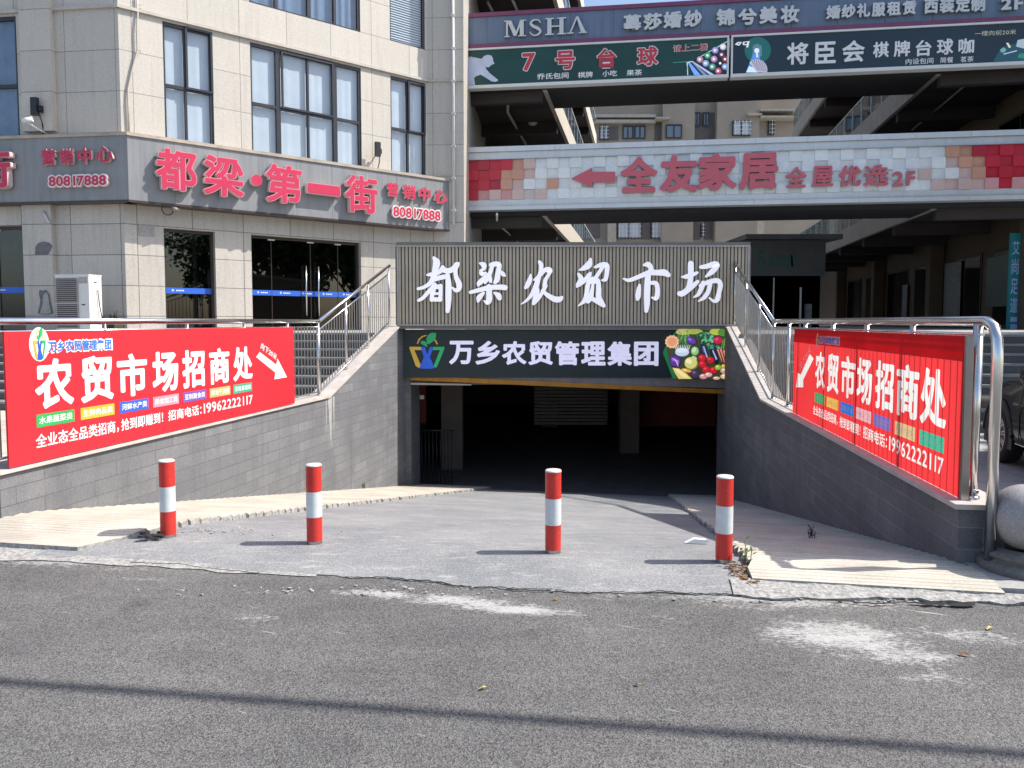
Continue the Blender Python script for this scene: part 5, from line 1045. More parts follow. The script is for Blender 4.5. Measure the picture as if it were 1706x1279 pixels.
def gl(f, E, ch, x0, x1, t, bo, off, dep, bold, mats, par, nm='raised_character'):
    a = efit(E, f, x0, x1, t, bo, t, bo, off); b = MB(f); b.text(ch, *a, off, off+dep, bold, 0, 1 if len(mats) > 1 else 0); return b.build(nm, mats, par)
for E, ch, x0, x1, t, bo in ((E3, '全', 972, 1190, 926, 1138), (E3, '友', 1205, 1430, 915, 1135), (E3, '家', 1432, 1662, 905, 1124), (E4, '居', 20, 252, 902, 1116)): gl(FT, E, ch, x0, x1, t, bo, -.22, .16, .04, TL, ts)
for ch, x0, x1, t, bo in (('全', 295, 420, 985, 1108), ('屋', 450, 578, 980, 1104), ('优', 612, 742, 977, 1101), ('选', 760, 905, 973, 1099), ('2', 930, 992, 1012, 1100), ('F', 1012, 1062, 1010, 1096)): gl(FT, E4, ch, x0, x1, t, bo, -.17, .10, .026, TL, ts)
# --- upper left sign: billiards
FP = Fr(FG.pt(0, -.05, 0), FG.x); zb1, zt1 = 9.17, 10.26; xd = FP.hit(1216, 95)[0]; xp0 = FP.hit(764, 110)[0]
ps = thing('billiard_sign', 'dark green billiard hall sign with red characters and a white player silhouette', 'sign', FP.pt(4, 0, zb1))
b = MB(FP); b.box(xp0, xd-.03, .02, .30, zb1, zt1); b.build('panel', 'pool_panel', ps)
def frame4(f, x0, x1, z0, z1, w, mat, par, y0=-.02):
    b = MB(f); b.box(x0, x1, y0, .28, z1, z1+w); b.box(x0, x1, y0, .30, z0-w*1.8, z0-.001); b.box(x0, x0+w, y0, .019, z0, z1); b.box(x1-w, x1, y0, .019, z0, z1); b.build('frame', mat, par)
frame4(FP, xp0, xd-.03, zb1, zt1, .055, 'sign_white', ps)
PR = ['pool_red', 'pool_edge']
for ch, x0, x1, t, bo in (('7', 390, 468, 311, 419), ('号', 585, 705, 297, 411), ('台', 833, 948, 285, 402), ('球', 1070, 1195, 273, 390)):
    a = efit(E3, FP, x0, x1, t, bo, t, bo); b = MB(FP); b.text(ch, a[0]-.015, a[1]+.015, a[2]-.015, a[3]+.015, .0, .018, .062); o = b.build('character_outline', 'pool_edge', ps); b = MB(FP); b.text(ch, a[0]+.012, a[1]-.012, a[2]+.012, a[3]-.012, -.006, None, .03); b.build('character', 'pool_red', o)
def small(f, E, parts, mat, par, bold=.02, nm='small_writing', y=.012):
    for tx, x0, x1, t0, b0, t1, b1 in parts:
        a = efit(E, f, x0, x1, t0, b0, t1, b1); sk = (efit(E, f, x1-5, x1, t1, b1)[2]-efit(E, f, x0, x0+5, t0, b0)[2])*0
        b = MB(f); b.text(tx, *a, y, None, bold); b.build(nm, mat, par)
small(FP, E3, (('乔氏包间', 478, 665, 434, 470, 425, 462), ('棋牌', 720, 808, 424, 460, 421, 457), ('小吃', 865, 952, 416, 452, 413, 449), ('果茶', 1008, 1100, 412, 448, 408, 444)), 'white_print', ps)
small(FP, E3, (('请上二楼', 1283, 1490, 263, 306, 255, 298),), 'pool_edge', ps, .04); small(FP, E3, (('请上二楼', 1287, 1486, 266, 303, 258, 295),), 'pool_red', ps, .01, y=.008)
E5 = lambda x, y: (760+x/7.108, 60+y/7.108)
b = MB(FP); b.shape([[FP.hit(*E5(*p)) for p in ((135, 245), (180, 243), (300, 268), (330, 232), (375, 218), (415, 228), (432, 255), (440, 300), (454, 325), (425, 335), (405, 350), (380, 370), (345, 362), (352, 385), (400, 440), (500, 520), (470, 540), (420, 535), (350, 490), (290, 455), (240, 470), (210, 495), (225, 578), (100, 578), (60, 500), (65, 450), (130, 370), (130, 300))]], .010, None); b.build('player_silhouette', 'pale_print', ps)
E6 = lambda x, y: FP.hit(1100+x/7.755, 50+y/7.755)
b = MB(FP); yy = [.015]
def pp(pts, col): yy[0] -= .0006; b.c = srgb(*col); b.shape([[E6(*p) for p in pts]], yy[0], None)
def pe(cx, cy, r, col): pp([(cx+r*math.cos(k*.35), cy+r*math.sin(k*.35)) for k in range(18)], col)
pp([(405, 400), (870, 140), (870, 580), (690, 580)], (20, 26, 44)); pp([(520, 335), (870, 135), (870, 150), (530, 342)], (150, 190, 190)); pp([(400, 402), (415, 395), (700, 575), (650, 580)], (170, 180, 205)); pp([(415, 420), (430, 415), (610, 580), (560, 580)], (120, 130, 175)); pp([(355, 415), (385, 420), (525, 580), (440, 580)], (110, 150, 220)); pp([(340, 410), (400, 398), (405, 412), (355, 425), (362, 580), (350, 580)], (160, 195, 200)); pp([(160, 415), (345, 402), (345, 410), (165, 422)], (60, 130, 120))
for cx, cy, c in ((515, 380, (178, 130, 150)), (590, 430, (140, 160, 200)), (615, 330, (60, 150, 110)), (675, 475, (80, 150, 130)), (697, 375, (180, 130, 170)), (712, 262, (150, 140, 190)), (752, 530, (180, 80, 110)), (780, 432, (30, 34, 40)), (797, 320, (90, 50, 80)), (812, 218, (196, 196, 200)), (838, 475, (120, 150, 190)), (842, 380, (120, 50, 50))):
    pe(cx, cy, 46, tuple(int(v*.6) for v in c)); pe(cx-4, cy-5, 38, c); pe(cx-6, cy-4, 16, (225, 225, 228))
b.build('billiard_picture', 'picture', ps, paint=True)
b = MB(FP); b.tube([(E6(315, 490)[0]+.078*math.cos(k*.4)*1, .008, E6(315, 490)[1]+.10*math.sin(k*.4)) for k in range(17)], .006, 5); b.build('ring_mark', 'teal_letter', ps)
# --- upper right sign: chess hall
cs = thing('chess_hall_sign', 'dark blue chess hall sign with white characters and a robed figure with fan', 'sign', FP.pt(12, 0, zb1))
b = MB(FP); b.box(xd+.03, XE, .02, .30, zb1, zt1); b.build('panel', 'chess_panel', cs); frame4(FP, xd+.03, XE, zb1, zt1, .055, 'sign_white', cs)
for ch, x0, x1, t, bo in (('将', 303, 430, 250, 380), ('臣', 470, 592, 246, 374), ('会', 630, 762, 238, 366), ('棋', 812, 905, 246, 338), ('牌', 935, 1032, 240, 333), ('台', 1065, 1158, 236, 330), ('球', 1190, 1287, 228, 322), ('咖', 1318, 1410, 226, 316)): gl(FP, E4, ch, x0, x1, t, bo, .0, .018, .024, ['white_print'], cs, 'character')
small(FP, E4, (('内设包间', 1005, 1170, 345, 380, 340, 375), ('简餐', 1210, 1288, 337, 371, 335, 369), ('茗茶', 1330, 1408, 333, 367, 330, 364)), 'white_print', cs, .012); small(FP, E4, (('一楼向前20米', 1415, 1660, 186, 216, 168, 198),), 'print_yellow', cs, .0)
b = MB(FP); yy[0] = .015
pe(1260, 255, 172, (22, 84, 84)); pp([(1205, 230), (1190, 330), (1150, 440), (1105, 545), (1240, 545), (1300, 470), (1290, 360), (1305, 240), (1260, 190)], (70, 130, 200)); pp([(1150, 460), (1110, 545), (1260, 545), (1300, 520)], (196, 214, 232)); pe(1248, 262, 32, (214, 214, 200)); pp([(1238, 290), (1262, 290), (1268, 350), (1240, 350)], (206, 206, 190)); pp([(1195, 200), (1250, 170), (1310, 200), (1315, 330), (1290, 330), (1285, 230), (1225, 225), (1195, 330)], (80, 110, 130))
pp([(1250, 540)]+[(1250+(135)*math.cos(-a), 510+135*math.sin(-a)) for a in [-.25+k*.22 for k in range(13)]], (176, 172, 186))
for k in range(11): a = -.15+k*.22; pp([(1250, 520), (1250+128*math.cos(-a), 510+128*math.sin(-a)), (1250+128*math.cos(-a-.07), 510+128*math.sin(-a-.07))], (60, 62, 92))
pp([(962, 185), (1000, 152), (1058, 152), (1020, 200)], (200, 206, 210)); pp([(1070, 150), (1155, 140), (1135, 222), (1112, 222), (1118, 195), (1065, 190)], (200, 206, 210)); pp([(1090, 158), (1125, 154), (1120, 178), (1085, 180)], (20, 34, 54)); pp([(995, 178), (1012, 164), (1030, 164), (1012, 180)], (20, 34, 54))
b.build('figure_picture', 'picture', cs, paint=True)
E7 = lambda x, y: FP.hit(1500+x/8.28, 30+y/8.28); b = MB(FP); yy[0] = .015
def pq(pts, col): yy[0] -= .0006; b.c = srgb(*col); b.shape([[E7(*p) for p in pts]], yy[0], None)
pq([(1300, 560), (1400, 400), (1640, 330), (1720, 340), (1720, 600), (1280, 600)], (26, 66, 80)); pq([(1460, 340), (1490, 335), (1530, 395), (1505, 412)], (190, 196, 170)); pq([(1420, 490), (1610, 440), (1612, 452), (1430, 500)], (176, 190, 190)); pq([(1380, 430), (1430, 400), (1465, 430), (1440, 470), (1390, 470)], (96, 150, 150)); pq([(1620, 300), (1720, 280), (1720, 420), (1600, 390)], (150, 165, 170)); pq([(1640, 490), (1720, 480), (1720, 560), (1620, 540)], (40, 120, 100))
b.build('player_picture', 'picture', cs, paint=True)
# --- top sign: wedding and make-up shop
FMS = Fr(FG.pt(0, -.02, 0), FG.x); zb2, zt2 = 10.34, 11.36
wsn = thing('wedding_shop_sign', 'slate blue shop sign with plum border and pale raised letters', 'sign', FMS.pt(9, 0, zb2))
b = MB(FMS); b.box(xp0+.06, XE, .02, .3, zb2, zt2); b.build('panel', 'msha_blue', wsn)
b = MB(FMS); b.box(xp0, XE, -.03, .28, zb2-.02, zb2+.11); b.box(xp0, XE, -.03, .3, zt2-.07, zt2+.05); b.box(xp0, xp0+.13, -.03, .019, zb2+.111, zt2-.071); b.build('border', 'msha_border', wsn)
b = MB(FMS)
for k in range(14): b.box(xp0+.9+k*1.32, xp0+.907+k*1.32, .016, .0195, zb2+.12, zt2-.08)
b.build('panel_seam', 'car_trim', wsn)
ML = ['msha_letter', 'grey_metal']
def serif(ch, x0, x1, t, bo):
    a = efit(E3, FMS, x0, x1, t, bo, t, bo, -.1); w = a[1]-a[0]; h = a[3]-a[2]; b = MB(FMS); k = [0]
    def pl(P): k[0] += .0012; L = [(a[0]+px_*w, a[2]+py_*h) for px_, py_ in P]; b.shape([L], -.10-k[0], -.01, 0, 1)
    if ch == 'M':
        pl([(.08, .05), (.17, .05), (.17, .95), (.08, .95)]); pl([(.12, 1), (.32, 1), (.56, .30), (.50, .05), (.44, .05)]); pl([(.74, 1), (.84, 1), (.56, .05), (.48, .05)]); pl([(.72, .03), (.90, .03), (.90, .97), (.72, .97)])
        pl([(0, 0), (.26, 0), (.26, .06), (0, .06)]); pl([(.64, 0), (1, 0), (1, .06), (.64, .06)]); pl([(.0, .94), (.24, .94), (.24, 1), (.0, 1)]); pl([(.76, .94), (1, .94), (1, 1), (.76, 1)])
    elif ch == 'H':
        for x in (.1, .68): pl([(x, .04), (x+.2, .04), (x+.2, .96), (x, .96)]); pl([(x-.1, 0), (x+.32, 0), (x+.32, .07), (x-.1, .07)]); pl([(x-.1, .93), (x+.32, .93), (x+.32, 1), (x-.1, 1)])
        pl([(.28, .46), (.7, .46), (.7, .54), (.28, .54)])
    elif ch == 'L':
        pl([(.46, 1), (.56, 1), (.94, .04), (.70, .04)]); pl([(.46, 1), (.52, .92), (.20, .04), (.12, .04)]); pl([(0, 0), (.34, 0), (.34, .07), (0, .07)]); pl([(.6, 0), (1, 0), (1, .07), (.6, .07)])
    elif ch == 'S':
        ribbon(b, [(a[0]+.88*w, -a[2]-.78*h, .06*h), (a[0]+.7*w, -a[2]-.95*h, .08*h), (a[0]+.35*w, -a[2]-.95*h, .10*h), (a[0]+.14*w, -a[2]-.76*h, .14*h), (a[0]+.35*w, -a[2]-.58*h, .18*h), (a[0]+.65*w, -a[2]-.46*h, .19*h), (a[0]+.88*w, -a[2]-.25*h, .14*h), (a[0]+.65*w, -a[2]-.05*h, .10*h), (a[0]+.3*w, -a[2]-.05*h, .08*h), (a[0]+.08*w, -a[2]-.24*h, .05*h)], lambda x, y: (x, -y), -.10, -.01, 0, 1, .01)
    b.build('raised_letter', ML, wsn)
for ch, x0, x1, t, bo in (('M', 285, 412, 119, 216), ('S', 430, 508, 113, 210), ('H', 527, 650, 104, 204), ('L', 655, 775, 96, 196)): serif(ch, x0, x1, t, bo)
for E, ch, x0, x1, t, bo in ((E3, '慕', 990, 1095, 84, 180), (E3, '莎', 1108, 1218, 76, 174), (E3, '婚', 1226, 1336, 66, 164), (E3, '纱', 1350, 1455, 58, 158), (E3, '锦', 1540, 1650, 50, 150), (E4, '兮', 12, 125, 48, 146), (E4, '美', 140, 245, 36, 138), (E4, '妆', 265, 375, 30, 134),
    (E4, '婚', 535, 620, 30, 110), (E4, '纱', 625, 708, 24, 104), (E4, '礼', 716, 795, 18, 100), (E4, '服', 805, 885, 14, 96), (E4, '租', 895, 976, 8, 90), (E4, '赁', 986, 1068, 2, 84), (E4, '西', 1115, 1198, -8, 78), (E4, '装', 1206, 1292, -12, 74), (E4, '定', 1300, 1385, -16, 70), (E4, '制', 1392, 1476, -20, 66), (E4, '2', 1570, 1632, -14, 56), (E4, 'F', 1648, 1700, -16, 54)):
    gl(FMS, E, ch, x0, x1, t, bo, -.10, .09, .044, ML, wsn)
# lamps over the white sign, AC unit and arch in the right wing
def wpt(u, d): return (u-853)/1280*d, d
# ---------------- kiosk with a faint teal sign, behind the market sign
FK = Fr((0, 30, 0)); k0, k1 = FK.hit(1240, 430)[0], FK.hit(1377, 430)[0]
kb = thing('kiosk', 'dark grey kiosk with a faint teal name behind the market sign', 'kiosk', (11, 31, 1.45))
z = lambda v: FK.hit(1300, v)[1]
b = MB(FK); b.box(k0-.6, k1, .1, 3, z(459), z(400)); b.build('sign_panel', 'kiosk_panel', kb)
b = MB(FK); b.box(k0-.1, k1+.4, -.5, 3.2, z(400)+.002, z(392)); b.build('canopy', 'kiosk_panel', kb)
a = FK.fit(1265, 1329, 415, 444, 415, 444); b = MB(FK); b.text('Sanmu', *a, .085, None, .03); b.build('sign_letters', 'teal_letter', kb)
b = MB(FK); b.box(k0-.6, k1-.1, .3, .36, 1.45, z(459)-.002); b.build('glass_front', 'dim_glass', kb)
b = MB(FK); b.box(k0-.6, k1-.1, 2.6, 2.8, 1.45, z(459)-.002); b.box(k1-.35, k1-.1, .37, 2.6, 1.45, z(459)-.002); b.build('back_wall', 'soffit_dark', kb)
b = MB(FK); b.box(FK.hit(1337, 480)[0], FK.hit(1340, 480)[0], .26, .298, 1.45, z(478)); b.box(FK.hit(1292, 480)[0], FK.hit(1294, 480)[0], .26, .298, 1.45, z(462)); b.build('mullion', 'white_metal', kb)
b = MB(FK); b.box(FK.hit(1344, 500)[0], FK.hit(1353, 500)[0], .0, .2, 1.45, z(506)); b.build('counter', 'poster', kb)
# ---------------- right wing shop front: teal hanging sign, posters, lettering
FTL = Fr((0, 23.7, 0)); a = FTL.fit(1681, 1720, 388, 570, 388, 570)
tl = thing('hanging_sign', 'tall teal vertical shop sign at the right edge of the picture', 'sign', FTL.pt(a[0], 0, a[2]))
b = MB(FTL); b.box(a[0], a[1], 0, .08, a[2], a[3]); b.build('panel', 'teal_sign', tl)
for ch, v0, v1, u in (('艾', 401, 424, 1693), ('尚', 431, 457, 1691.5), ('足', 464, 490, 1690), ('道', 495, 521, 1689)):
    q_ = FTL.fit(u-6.5, u+5.5, v0, v1, v0, v1); b = MB(FTL); b.text(ch, *q_, -.01, None, .015); b.build('character', 'teal_text', tl)
b = MB(FTL)
for k in range(3): q_ = FTL.fit(1683, 1694, 528+k*12, 536+k*12, 528+k*12, 536+k*12); b.box(q_[0], q_[1], -.008, -.006, q_[2], q_[3])
b.build('small_writing', 'teal_text', tl)
def shopface(d0, d1, z0, z1, mat, nm, lb, cat, yo=3.2):
    b = MB(FWR); b.box(-d1, -d0, yo-.03, yo, z0, z1); return tag(b.build(nm, mat, None, loc=FWR.pt(-d0, yo, z0)), lb, cat)
shopface(1.0, 4.2, 2.2, 3.9, 'dark_poster', 'shop_poster', 'dark green shop window film with pale lettering beside the teal sign', 'poster')
b = MB(Fr(FWR.pt(0, 3.15, 0), FWR.x)); b.text('专业足浴养生', 1.3, 3.9, 3.5, 3.75, 0, None, .0); b.text('欢迊光临', 1.6, 3.6, 3.15, 3.4, 0, None, .0) if False else None
shopface(6.6, 8.3, 1.7, 4.0, 'poster', 'shop_poster', 'pale grey poster board on the dark shop front right of the kiosk', 'poster')
shopface(6.4, 8.4, 4.25, 4.3, 'pool_red', 'awning_edge', 'thin dark red shelf under the pale poster', 'shelf') if False else None
shopface(13.0, 13.7, 1.9, 3.4, 'poster', 'shop_poster', 'narrow pale poster deep in the dark corridor right of the kiosk', 'poster')
# AC unit in the upper right corridor
p = Vector(((1690-853)/1280*26.0, 26.0, 6.0)); FX = Fr((p.x-.42, p.y, 5.95), (.98, -.19, 0)); t = thing('ac_unit', 'white air conditioner outdoor unit in the dark corridor above the white sign', 'air conditioner', FX.pt(.4, .2, 0))
z = 1.7+(535-189)*26/1280-5.95; b = MB(FX); b.box(0, .75, 0, .35, .08, z); b.build('casing', 'white_metal', t); b = MB(FX); b.lathe([(.24, -.012), (.24, -.002)], .3, z/2+.9, 20, axis='y'); b.prism([(.3+.24*math.cos(k*.314), z/2+.9+.24*math.sin(k*.314)) for k in range(20)], -.012, None); b.build('fan_guard', 'ac_dark', t)
# ================================================================ APARTMENT BLOCK BEHIND THE COURTYARD
FX0 = Fr((0, 66, 0)); ap = thing('apartment_building', 'beige tiled apartment block seen through the gap between the bridges', 'building', (18, 68, 1.45))
aw = lambda u0, u1, v0, v1: FX0.fit(u0, u1, v0, v1, v0, v1)
xl, xr_ = FX0.hit(930, 200)[0], FX0.hit(1420, 200)[0]
b = MB(FX0); b.box(xl, xr_, .3, 12, 1.4, 26.5); q_ = aw(1107-4, 1156, 180, 232); b.box(q_[0], q_[1], -.3, .299, 1.4, 26.5); q_ = aw(1192, 1262, 180, 232); b.box(q_[0], q_[1], -.5, .299, 1.4, 26.5); b.build('wall', 'apart_wall', ap)
b = MB(FX0)
for v0, v1 in ((191, 196), (200, 205)): b = MB(FX0); q_ = aw(960, 1092, v0, v1); b.box(q_[0], q_[1], -.2, .298, q_[2], q_[3]); b.build('ledge', 'apart_trim', ap)
for u0, u1, v0, v1 in ((1090, 1113, 199, 202), (1241, 1264, 193, 196), (1262, 1330, 186, 189), (1262, 1330, 197, 200)): b = MB(FX0); q_ = aw(u0, u1, v0, v1); b.box(q_[0], q_[1], -.9, .297, q_[2], q_[3]); b.build('ledge', 'apart_trim', ap)
b = MB(FX0)
for u0, u1, v0, v1 in ((1155, 1191, 186, 232), (1092, 1102, 200, 232), (1256, 1263, 196, 232), (1014, 1031, 209, 232), (975, 1000, 366, 396), (1070, 1084, 362, 398), (1145, 1168, 362, 398), (1175, 1198, 362, 398), (1240, 1258, 362, 398)): b = MB(FX0); q_ = aw(u0, u1, v0, v1); b.box(q_[0], q_[1], .22, .299, q_[2], q_[3]); b.build('recess', 'apart_dark', ap)
for u0, u1, v0, v1, bars, yo in ((999, 1014, 209, 232, 1, 0), (1038, 1055.5, 208, 230, 0, 0), (1058, 1076, 208, 230, 0, 0), (1108, 1134.5, 209, 232, 0, -.6), (1157, 1167, 186, 209, 0, -.1), (1172, 1182, 186, 209, 0, -.1), (1217, 1247, 204, 229, 1, -.8), (1281, 1291, 198, 224, 1, 0), (1029, 1069, 365, 397, 1, 0), (1085, 1144, 365, 397, 1, 0), (1199, 1238, 365, 397, 0, 0), (1168, 1174, 372, 394, 1, 0)):
    q_ = aw(u0, u1, v0, v1); b = MB(FX0); y = .20+yo
    for x0, x1, z0, z1 in ((q_[0], q_[1], q_[2], q_[2]+.09), (q_[0], q_[1], q_[3]-.09, q_[3]), (q_[0], q_[0]+.09, q_[2]+.09, q_[3]-.09), (q_[1]-.09, q_[1], q_[2]+.09, q_[3]-.09), ((q_[0]+q_[1])/2-.05, (q_[0]+q_[1])/2+.05, q_[2]+.09, q_[3]-.09)): b.box(x0, x1, y-.05, y+.09, z0, z1)
    w_ = b.build('window', 'frame_dark', ap); b = MB(FX0); b.quad((q_[0], y+.05, q_[2]), (q_[1], y+.05, q_[2]), (q_[1], y+.05, q_[3]), (q_[0], y+.05, q_[3])); b.build('pane', 'curtain_pale' if bars else 'blue_glass', w_)
    if bars:
        b = MB(FX0); n = int((q_[1]-q_[0])/.28)
        for k in range(n): x = q_[0]+(k+.5)*(q_[1]-q_[0])/n; b.box(x-.02, x+.02, y-.35, y-.32, q_[2], q_[3])
        for k in range(4): zz = q_[2]+(q_[3]-q_[2])*(k+.5)/4; b.box(q_[0], q_[1], y-.355, y-.351, zz-.02, zz+.02)
        b.build('grille', 'white_metal', w_)
q_ = aw(1012, 1026, 362, 398); bx('pilaster', 'apart_trim', ap, FX0, q_[0], q_[1], -.2, .296, 1.4, 12); q_ = aw(1258, 1272, 362, 398); bx('pilaster', 'apart_trim', ap, FX0, q_[0], q_[1], -.2, .296, 1.4, 12)
# ================================================================ PARKED CAR (only its front corner is in the picture)
HD = Vector((math.sin(math.radians(12.6)), math.cos(math.radians(12.6)), 0)); wc = Vector((5.70, 8.9, .06))
FCAR = Fr(wc+HD*0, HD)     # x along the heading, y to the left side, origin under the front left wheel; body is on y<0
car = thing('parked_car', 'dark grey saloon car parked behind the end of the shaded railing', 'car', FCAR.pt(-1.3, -.85, 0))
b = MB(FCAR)
ST = [(-3.75, .55, .95, .55), (-3.6, .80, 1.05, .74), (-3.0, .86, 1.08, .8), (-2.0, .90, 1.06, .82), (-1.0, .91, 1.02, .83), (-.5, .91, .99, .83), (0, .90, .95, .80), (.3, .88, .90, .76), (.55, .83, .84, .70), (.75, .74, .76, .60), (.85, .60, .66, .45)]
rings = []
for x, w, zt_, wt in ST:
    c = -.87; lo = .20 if -3.6 < x < .7 else .32; half = [(w*.86, lo), (w*.985, lo+.10), (w*1.0, .42), (w*1.0, .60), (w*.985, .72), (w*.94, zt_-.06), (wt, zt_), (wt*.5, zt_+.025)]
    prof = [(c+y, z) for y, z in half]+[(c, zt_+.03)]+[(c-y, z) for y, z in half[::-1]]; rings.append([b.P(x, y, z) for y, z in prof])
for i in range(len(rings)-1):
    for k in range(len(rings[0])-1): b.face([rings[i][k], rings[i+1][k], rings[i+1][k+1], rings[i][k+1]], 0, True)
    b.face([rings[i][-1], rings[i+1][-1], rings[i+1][0], rings[i][0]])
b.face(rings[0]); b.face(rings[-1][::-1]); body = b.build('body', 'car_paint', car)
b = MB(FCAR); GS = [(-3.3, .62, 1.06), (-2.7, .62, 1.42), (-1.9, .62, 1.47), (-1.3, .60, 1.44), (-.35, .66, .99)]; rr = []
for x, w, zt_ in GS:
    base = 1.02; rr.append([b.P(x, -.87+.80, min(base, zt_-.0)), b.P(x, -.87+w, zt_-.03), b.P(x, -.87+w*.6, zt_), b.P(x, -.87-w*.6, zt_), b.P(x, -.87-w, zt_-.03), b.P(x, -.87-.80, min(base, zt_))])
for i in range(len(rr)-1):
    for k in range(5): b.face([rr[i][k], rr[i+1][k], rr[i+1][k+1], rr[i][k+1]], 0 if k in (0, 4) or i in (0, 3) else 1, True)
b.build('cabin', ['car_trim', 'car_paint'], car)
def wheel(x, y, s):
    b = MB(FCAR); R = .335
    b.lathe([(.22, y-s*.19), (R-.02, y-s*.19), (R, y-s*.16), (R, y-s*.03), (R-.03, y), (.235, y+s*.0)], x, R+.0, 32, axis='y'); ty = b.build('tyre', 'tyre', car)
    b = MB(FCAR); b.lathe([(.24, y-s*.002), (.235, y+s*.004), (.225, y-s*.012), (.215, y-s*.05)], x, R, 32, axis='y')
    for k in range(20):
        a = k*2*math.pi/20+(.06 if k % 2 else -.06); p0 = Vector((math.cos(a), math.sin(a))); b.tube([(x+p0.x*.05, y-s*.02, R+p0.y*.05), (x+p0.x*.14, y-s*.012, R+p0.y*.14), (x+p0.x*.226, y-s*.01, R+p0.y*.226)], .0085, 6)
    b.lathe([(.001, y-s*.0), (.05, y-s*.004), (.06, y-s*.03)], x, R, 16, axis='y'); b.build('rim', 'rim', ty)
    b = MB(FCAR); b.prism([(x+.22*math.cos(k*.2618), R+.22*math.sin(k*.2618)) for k in range(24)], y-s*.075, y-s*.08, 0); b.build('brake_disc', 'car_trim', ty)
wheel(0, .045, 1); wheel(-2.76, .045, 1)
for x in (0, -2.76):
    b = MB(FCAR); n = 18; b.prism([(x+.40*math.cos(math.pi*k/n), .335+.40*math.sin(math.pi*k/n)) for k in range(n+1)]+[(x-.40, .2), (x+.40, .2)], .036 if True else 0, .0, 0); b.build('wheel_arch', 'car_trim', car)
    b = MB(FCAR); b.tube([(x+.41*math.cos(math.pi*k/n), .036, .335+.41*math.sin(math.pi*k/n)) for k in range(n+1)], .018, 8); b.build('arch_lip', 'car_paint', car)
b = MB(FCAR); b.tube([(-.55, .048, .30), (-3.0, .048, .30)], .010, 6); b.build('sill_trim', 'chrome', car); b = MB(FCAR); b.tube([(-.5, .045, .73), (-3.2, .05, .80)], .009, 6); b.build('belt_trim', 'chrome', car)
b = MB(FCAR); b.box(-.56, -.44, .034, .050, .715, .745); b.build('side_indicator', 'chrome', car)
b = MB(FCAR); b.tube([(-.62, .045, .32), (-.60, .045, .6), (-.66, .03, .93)], .005, 5); b.build('door_gap', 'car_trim', car)
b = MB(FCAR); b.prism([(.42, .60), (.80, .58), (.70, .72), (.40, .76)], -.02, -.2); b.build('headlight', 'chrome', car)
b = MB(FCAR); b.lathe([(.001, .0), (.08, .03), (.10, .10), (.085, .17), (.001, .21)], -1.0, 1.06, 12, axis='y'); b.build('mirror', 'car_paint', car)
# ================================================================ TREES ACROSS THE STREET (seen mirrored in the glass doors)
def tree_mesh(seed):
    rn = random.Random(seed); b = MB(); b.tube([(0, 0, 0), (.1, .05, 1.6), (.05, -.1, 3.2), (.2, 0, 5)], [.2, .17, .13, .07], 9)
    for k in range(7): a = k*.9; b.tube([(.08, 0, 2.2+k*.4), (1.2*math.cos(a), 1.2*math.sin(a), 3.6+k*.45), (2.0*math.cos(a), 2.0*math.sin(a), 4.6+k*.45)], [.07, .05, .02], 6)
    l = MB(); cl = [(max(-1.9, min(1.9, rn.gauss(0, 1.2))), max(-1.9, min(1.9, rn.gauss(0, 1.2))), rn.uniform(3.2, 8.2), rn.uniform(.6, 1.2)) for _ in range(48)]
    for cx, cy, cz, r in cl:
        for _ in range(95):
            d = Vector((rn.gauss(0, 1), rn.gauss(0, 1), rn.gauss(0, .8))).normalized()*r*rn.uniform(.5, 1.05); p = Vector((cx, cy, cz))+d; u = Vector((rn.gauss(0, 1), rn.gauss(0, 1), rn.gauss(0, 1))).normalized(); w = u.orthogonal().normalized(); s = rn.uniform(.09, .16)
            l.face([l.P(*(p+u*s*1.4)), l.P(*(p+w*s)), l.P(*(p-u*s*1.4)), l.P(*(p-w*s))], rn.choice((0, 0, 1)))
    return b, l
t0 = None
for (x, y, sc_, lb) in ((24, 1, 1.1, 'leafy street tree across the road, nearest the camera'), (27, 6, 1.25, 'leafy street tree across the road, tallest of the row'), (30, 11.5, 1.1, 'leafy street tree across the road, third of the row'), (34, 16, 1.3, 'leafy street tree across the road, farthest of the row'), (15., 9.8, 1.12, 'leafy tree shading the parked car'), (16.5, 14.2, 1.15, 'leafy tree shading the stone steps behind the car')):
    if t0 is None:
        t0 = thing('street_tree', lb, 'tree', (0, 0, 0), 'street trees mirrored in the glass doors'); b, l = tree_mesh(3); b.build('trunk', 'bark', t0); l.build('crown', ['green_leaf', 'dark_weed'], t0); tt = t0
    else:
        tt = t0.copy(); COL.objects.link(tt); tt['label'] = lb
        for ch in list(t0.children): c = ch.copy(); COL.objects.link(c); c.parent = tt
    tt.location = (x, y, 0); tt.scale = (sc_,)*3; tt.rotation_euler.z = x
# ================================================================ OVERHEAD CABLE above the road (its shadow crosses the asphalt)
pa_, pb_ = pz(0, 1143), pz(1706, 1265); d_ = (pb_-pa_).normalized(); off = SUNV*(6.4/SUNV.z); A_ = pa_+off-d_*16; B_ = pb_+off+d_*14
b = MB(); n = 40; b.tube([tuple(A_.lerp(B_, k/n)+Vector((0, 0, -.9*4*(k/n)*(1-k/n)+.62))) for k in range(n+1)], .036, 8); tag(b.build('overhead_cable', 'cable', None, loc=A_), 'thick black cable bundle strung over the road, casting the long thin shadow', 'cable')
first = None
for q_, lb in ((A_, 'concrete pole holding the overhead cable on the left side'), (B_, 'concrete pole holding the overhead cable on the right side')):
    b = MB(); b.lathe([(.16, 0), (.11, q_.z+1.2), (.001, q_.z+1.21)], q_.x, q_.y, 14); tag(b.build('utility_pole', 'pole_concrete', None, loc=(q_.x, q_.y, 0)), lb, 'pole')
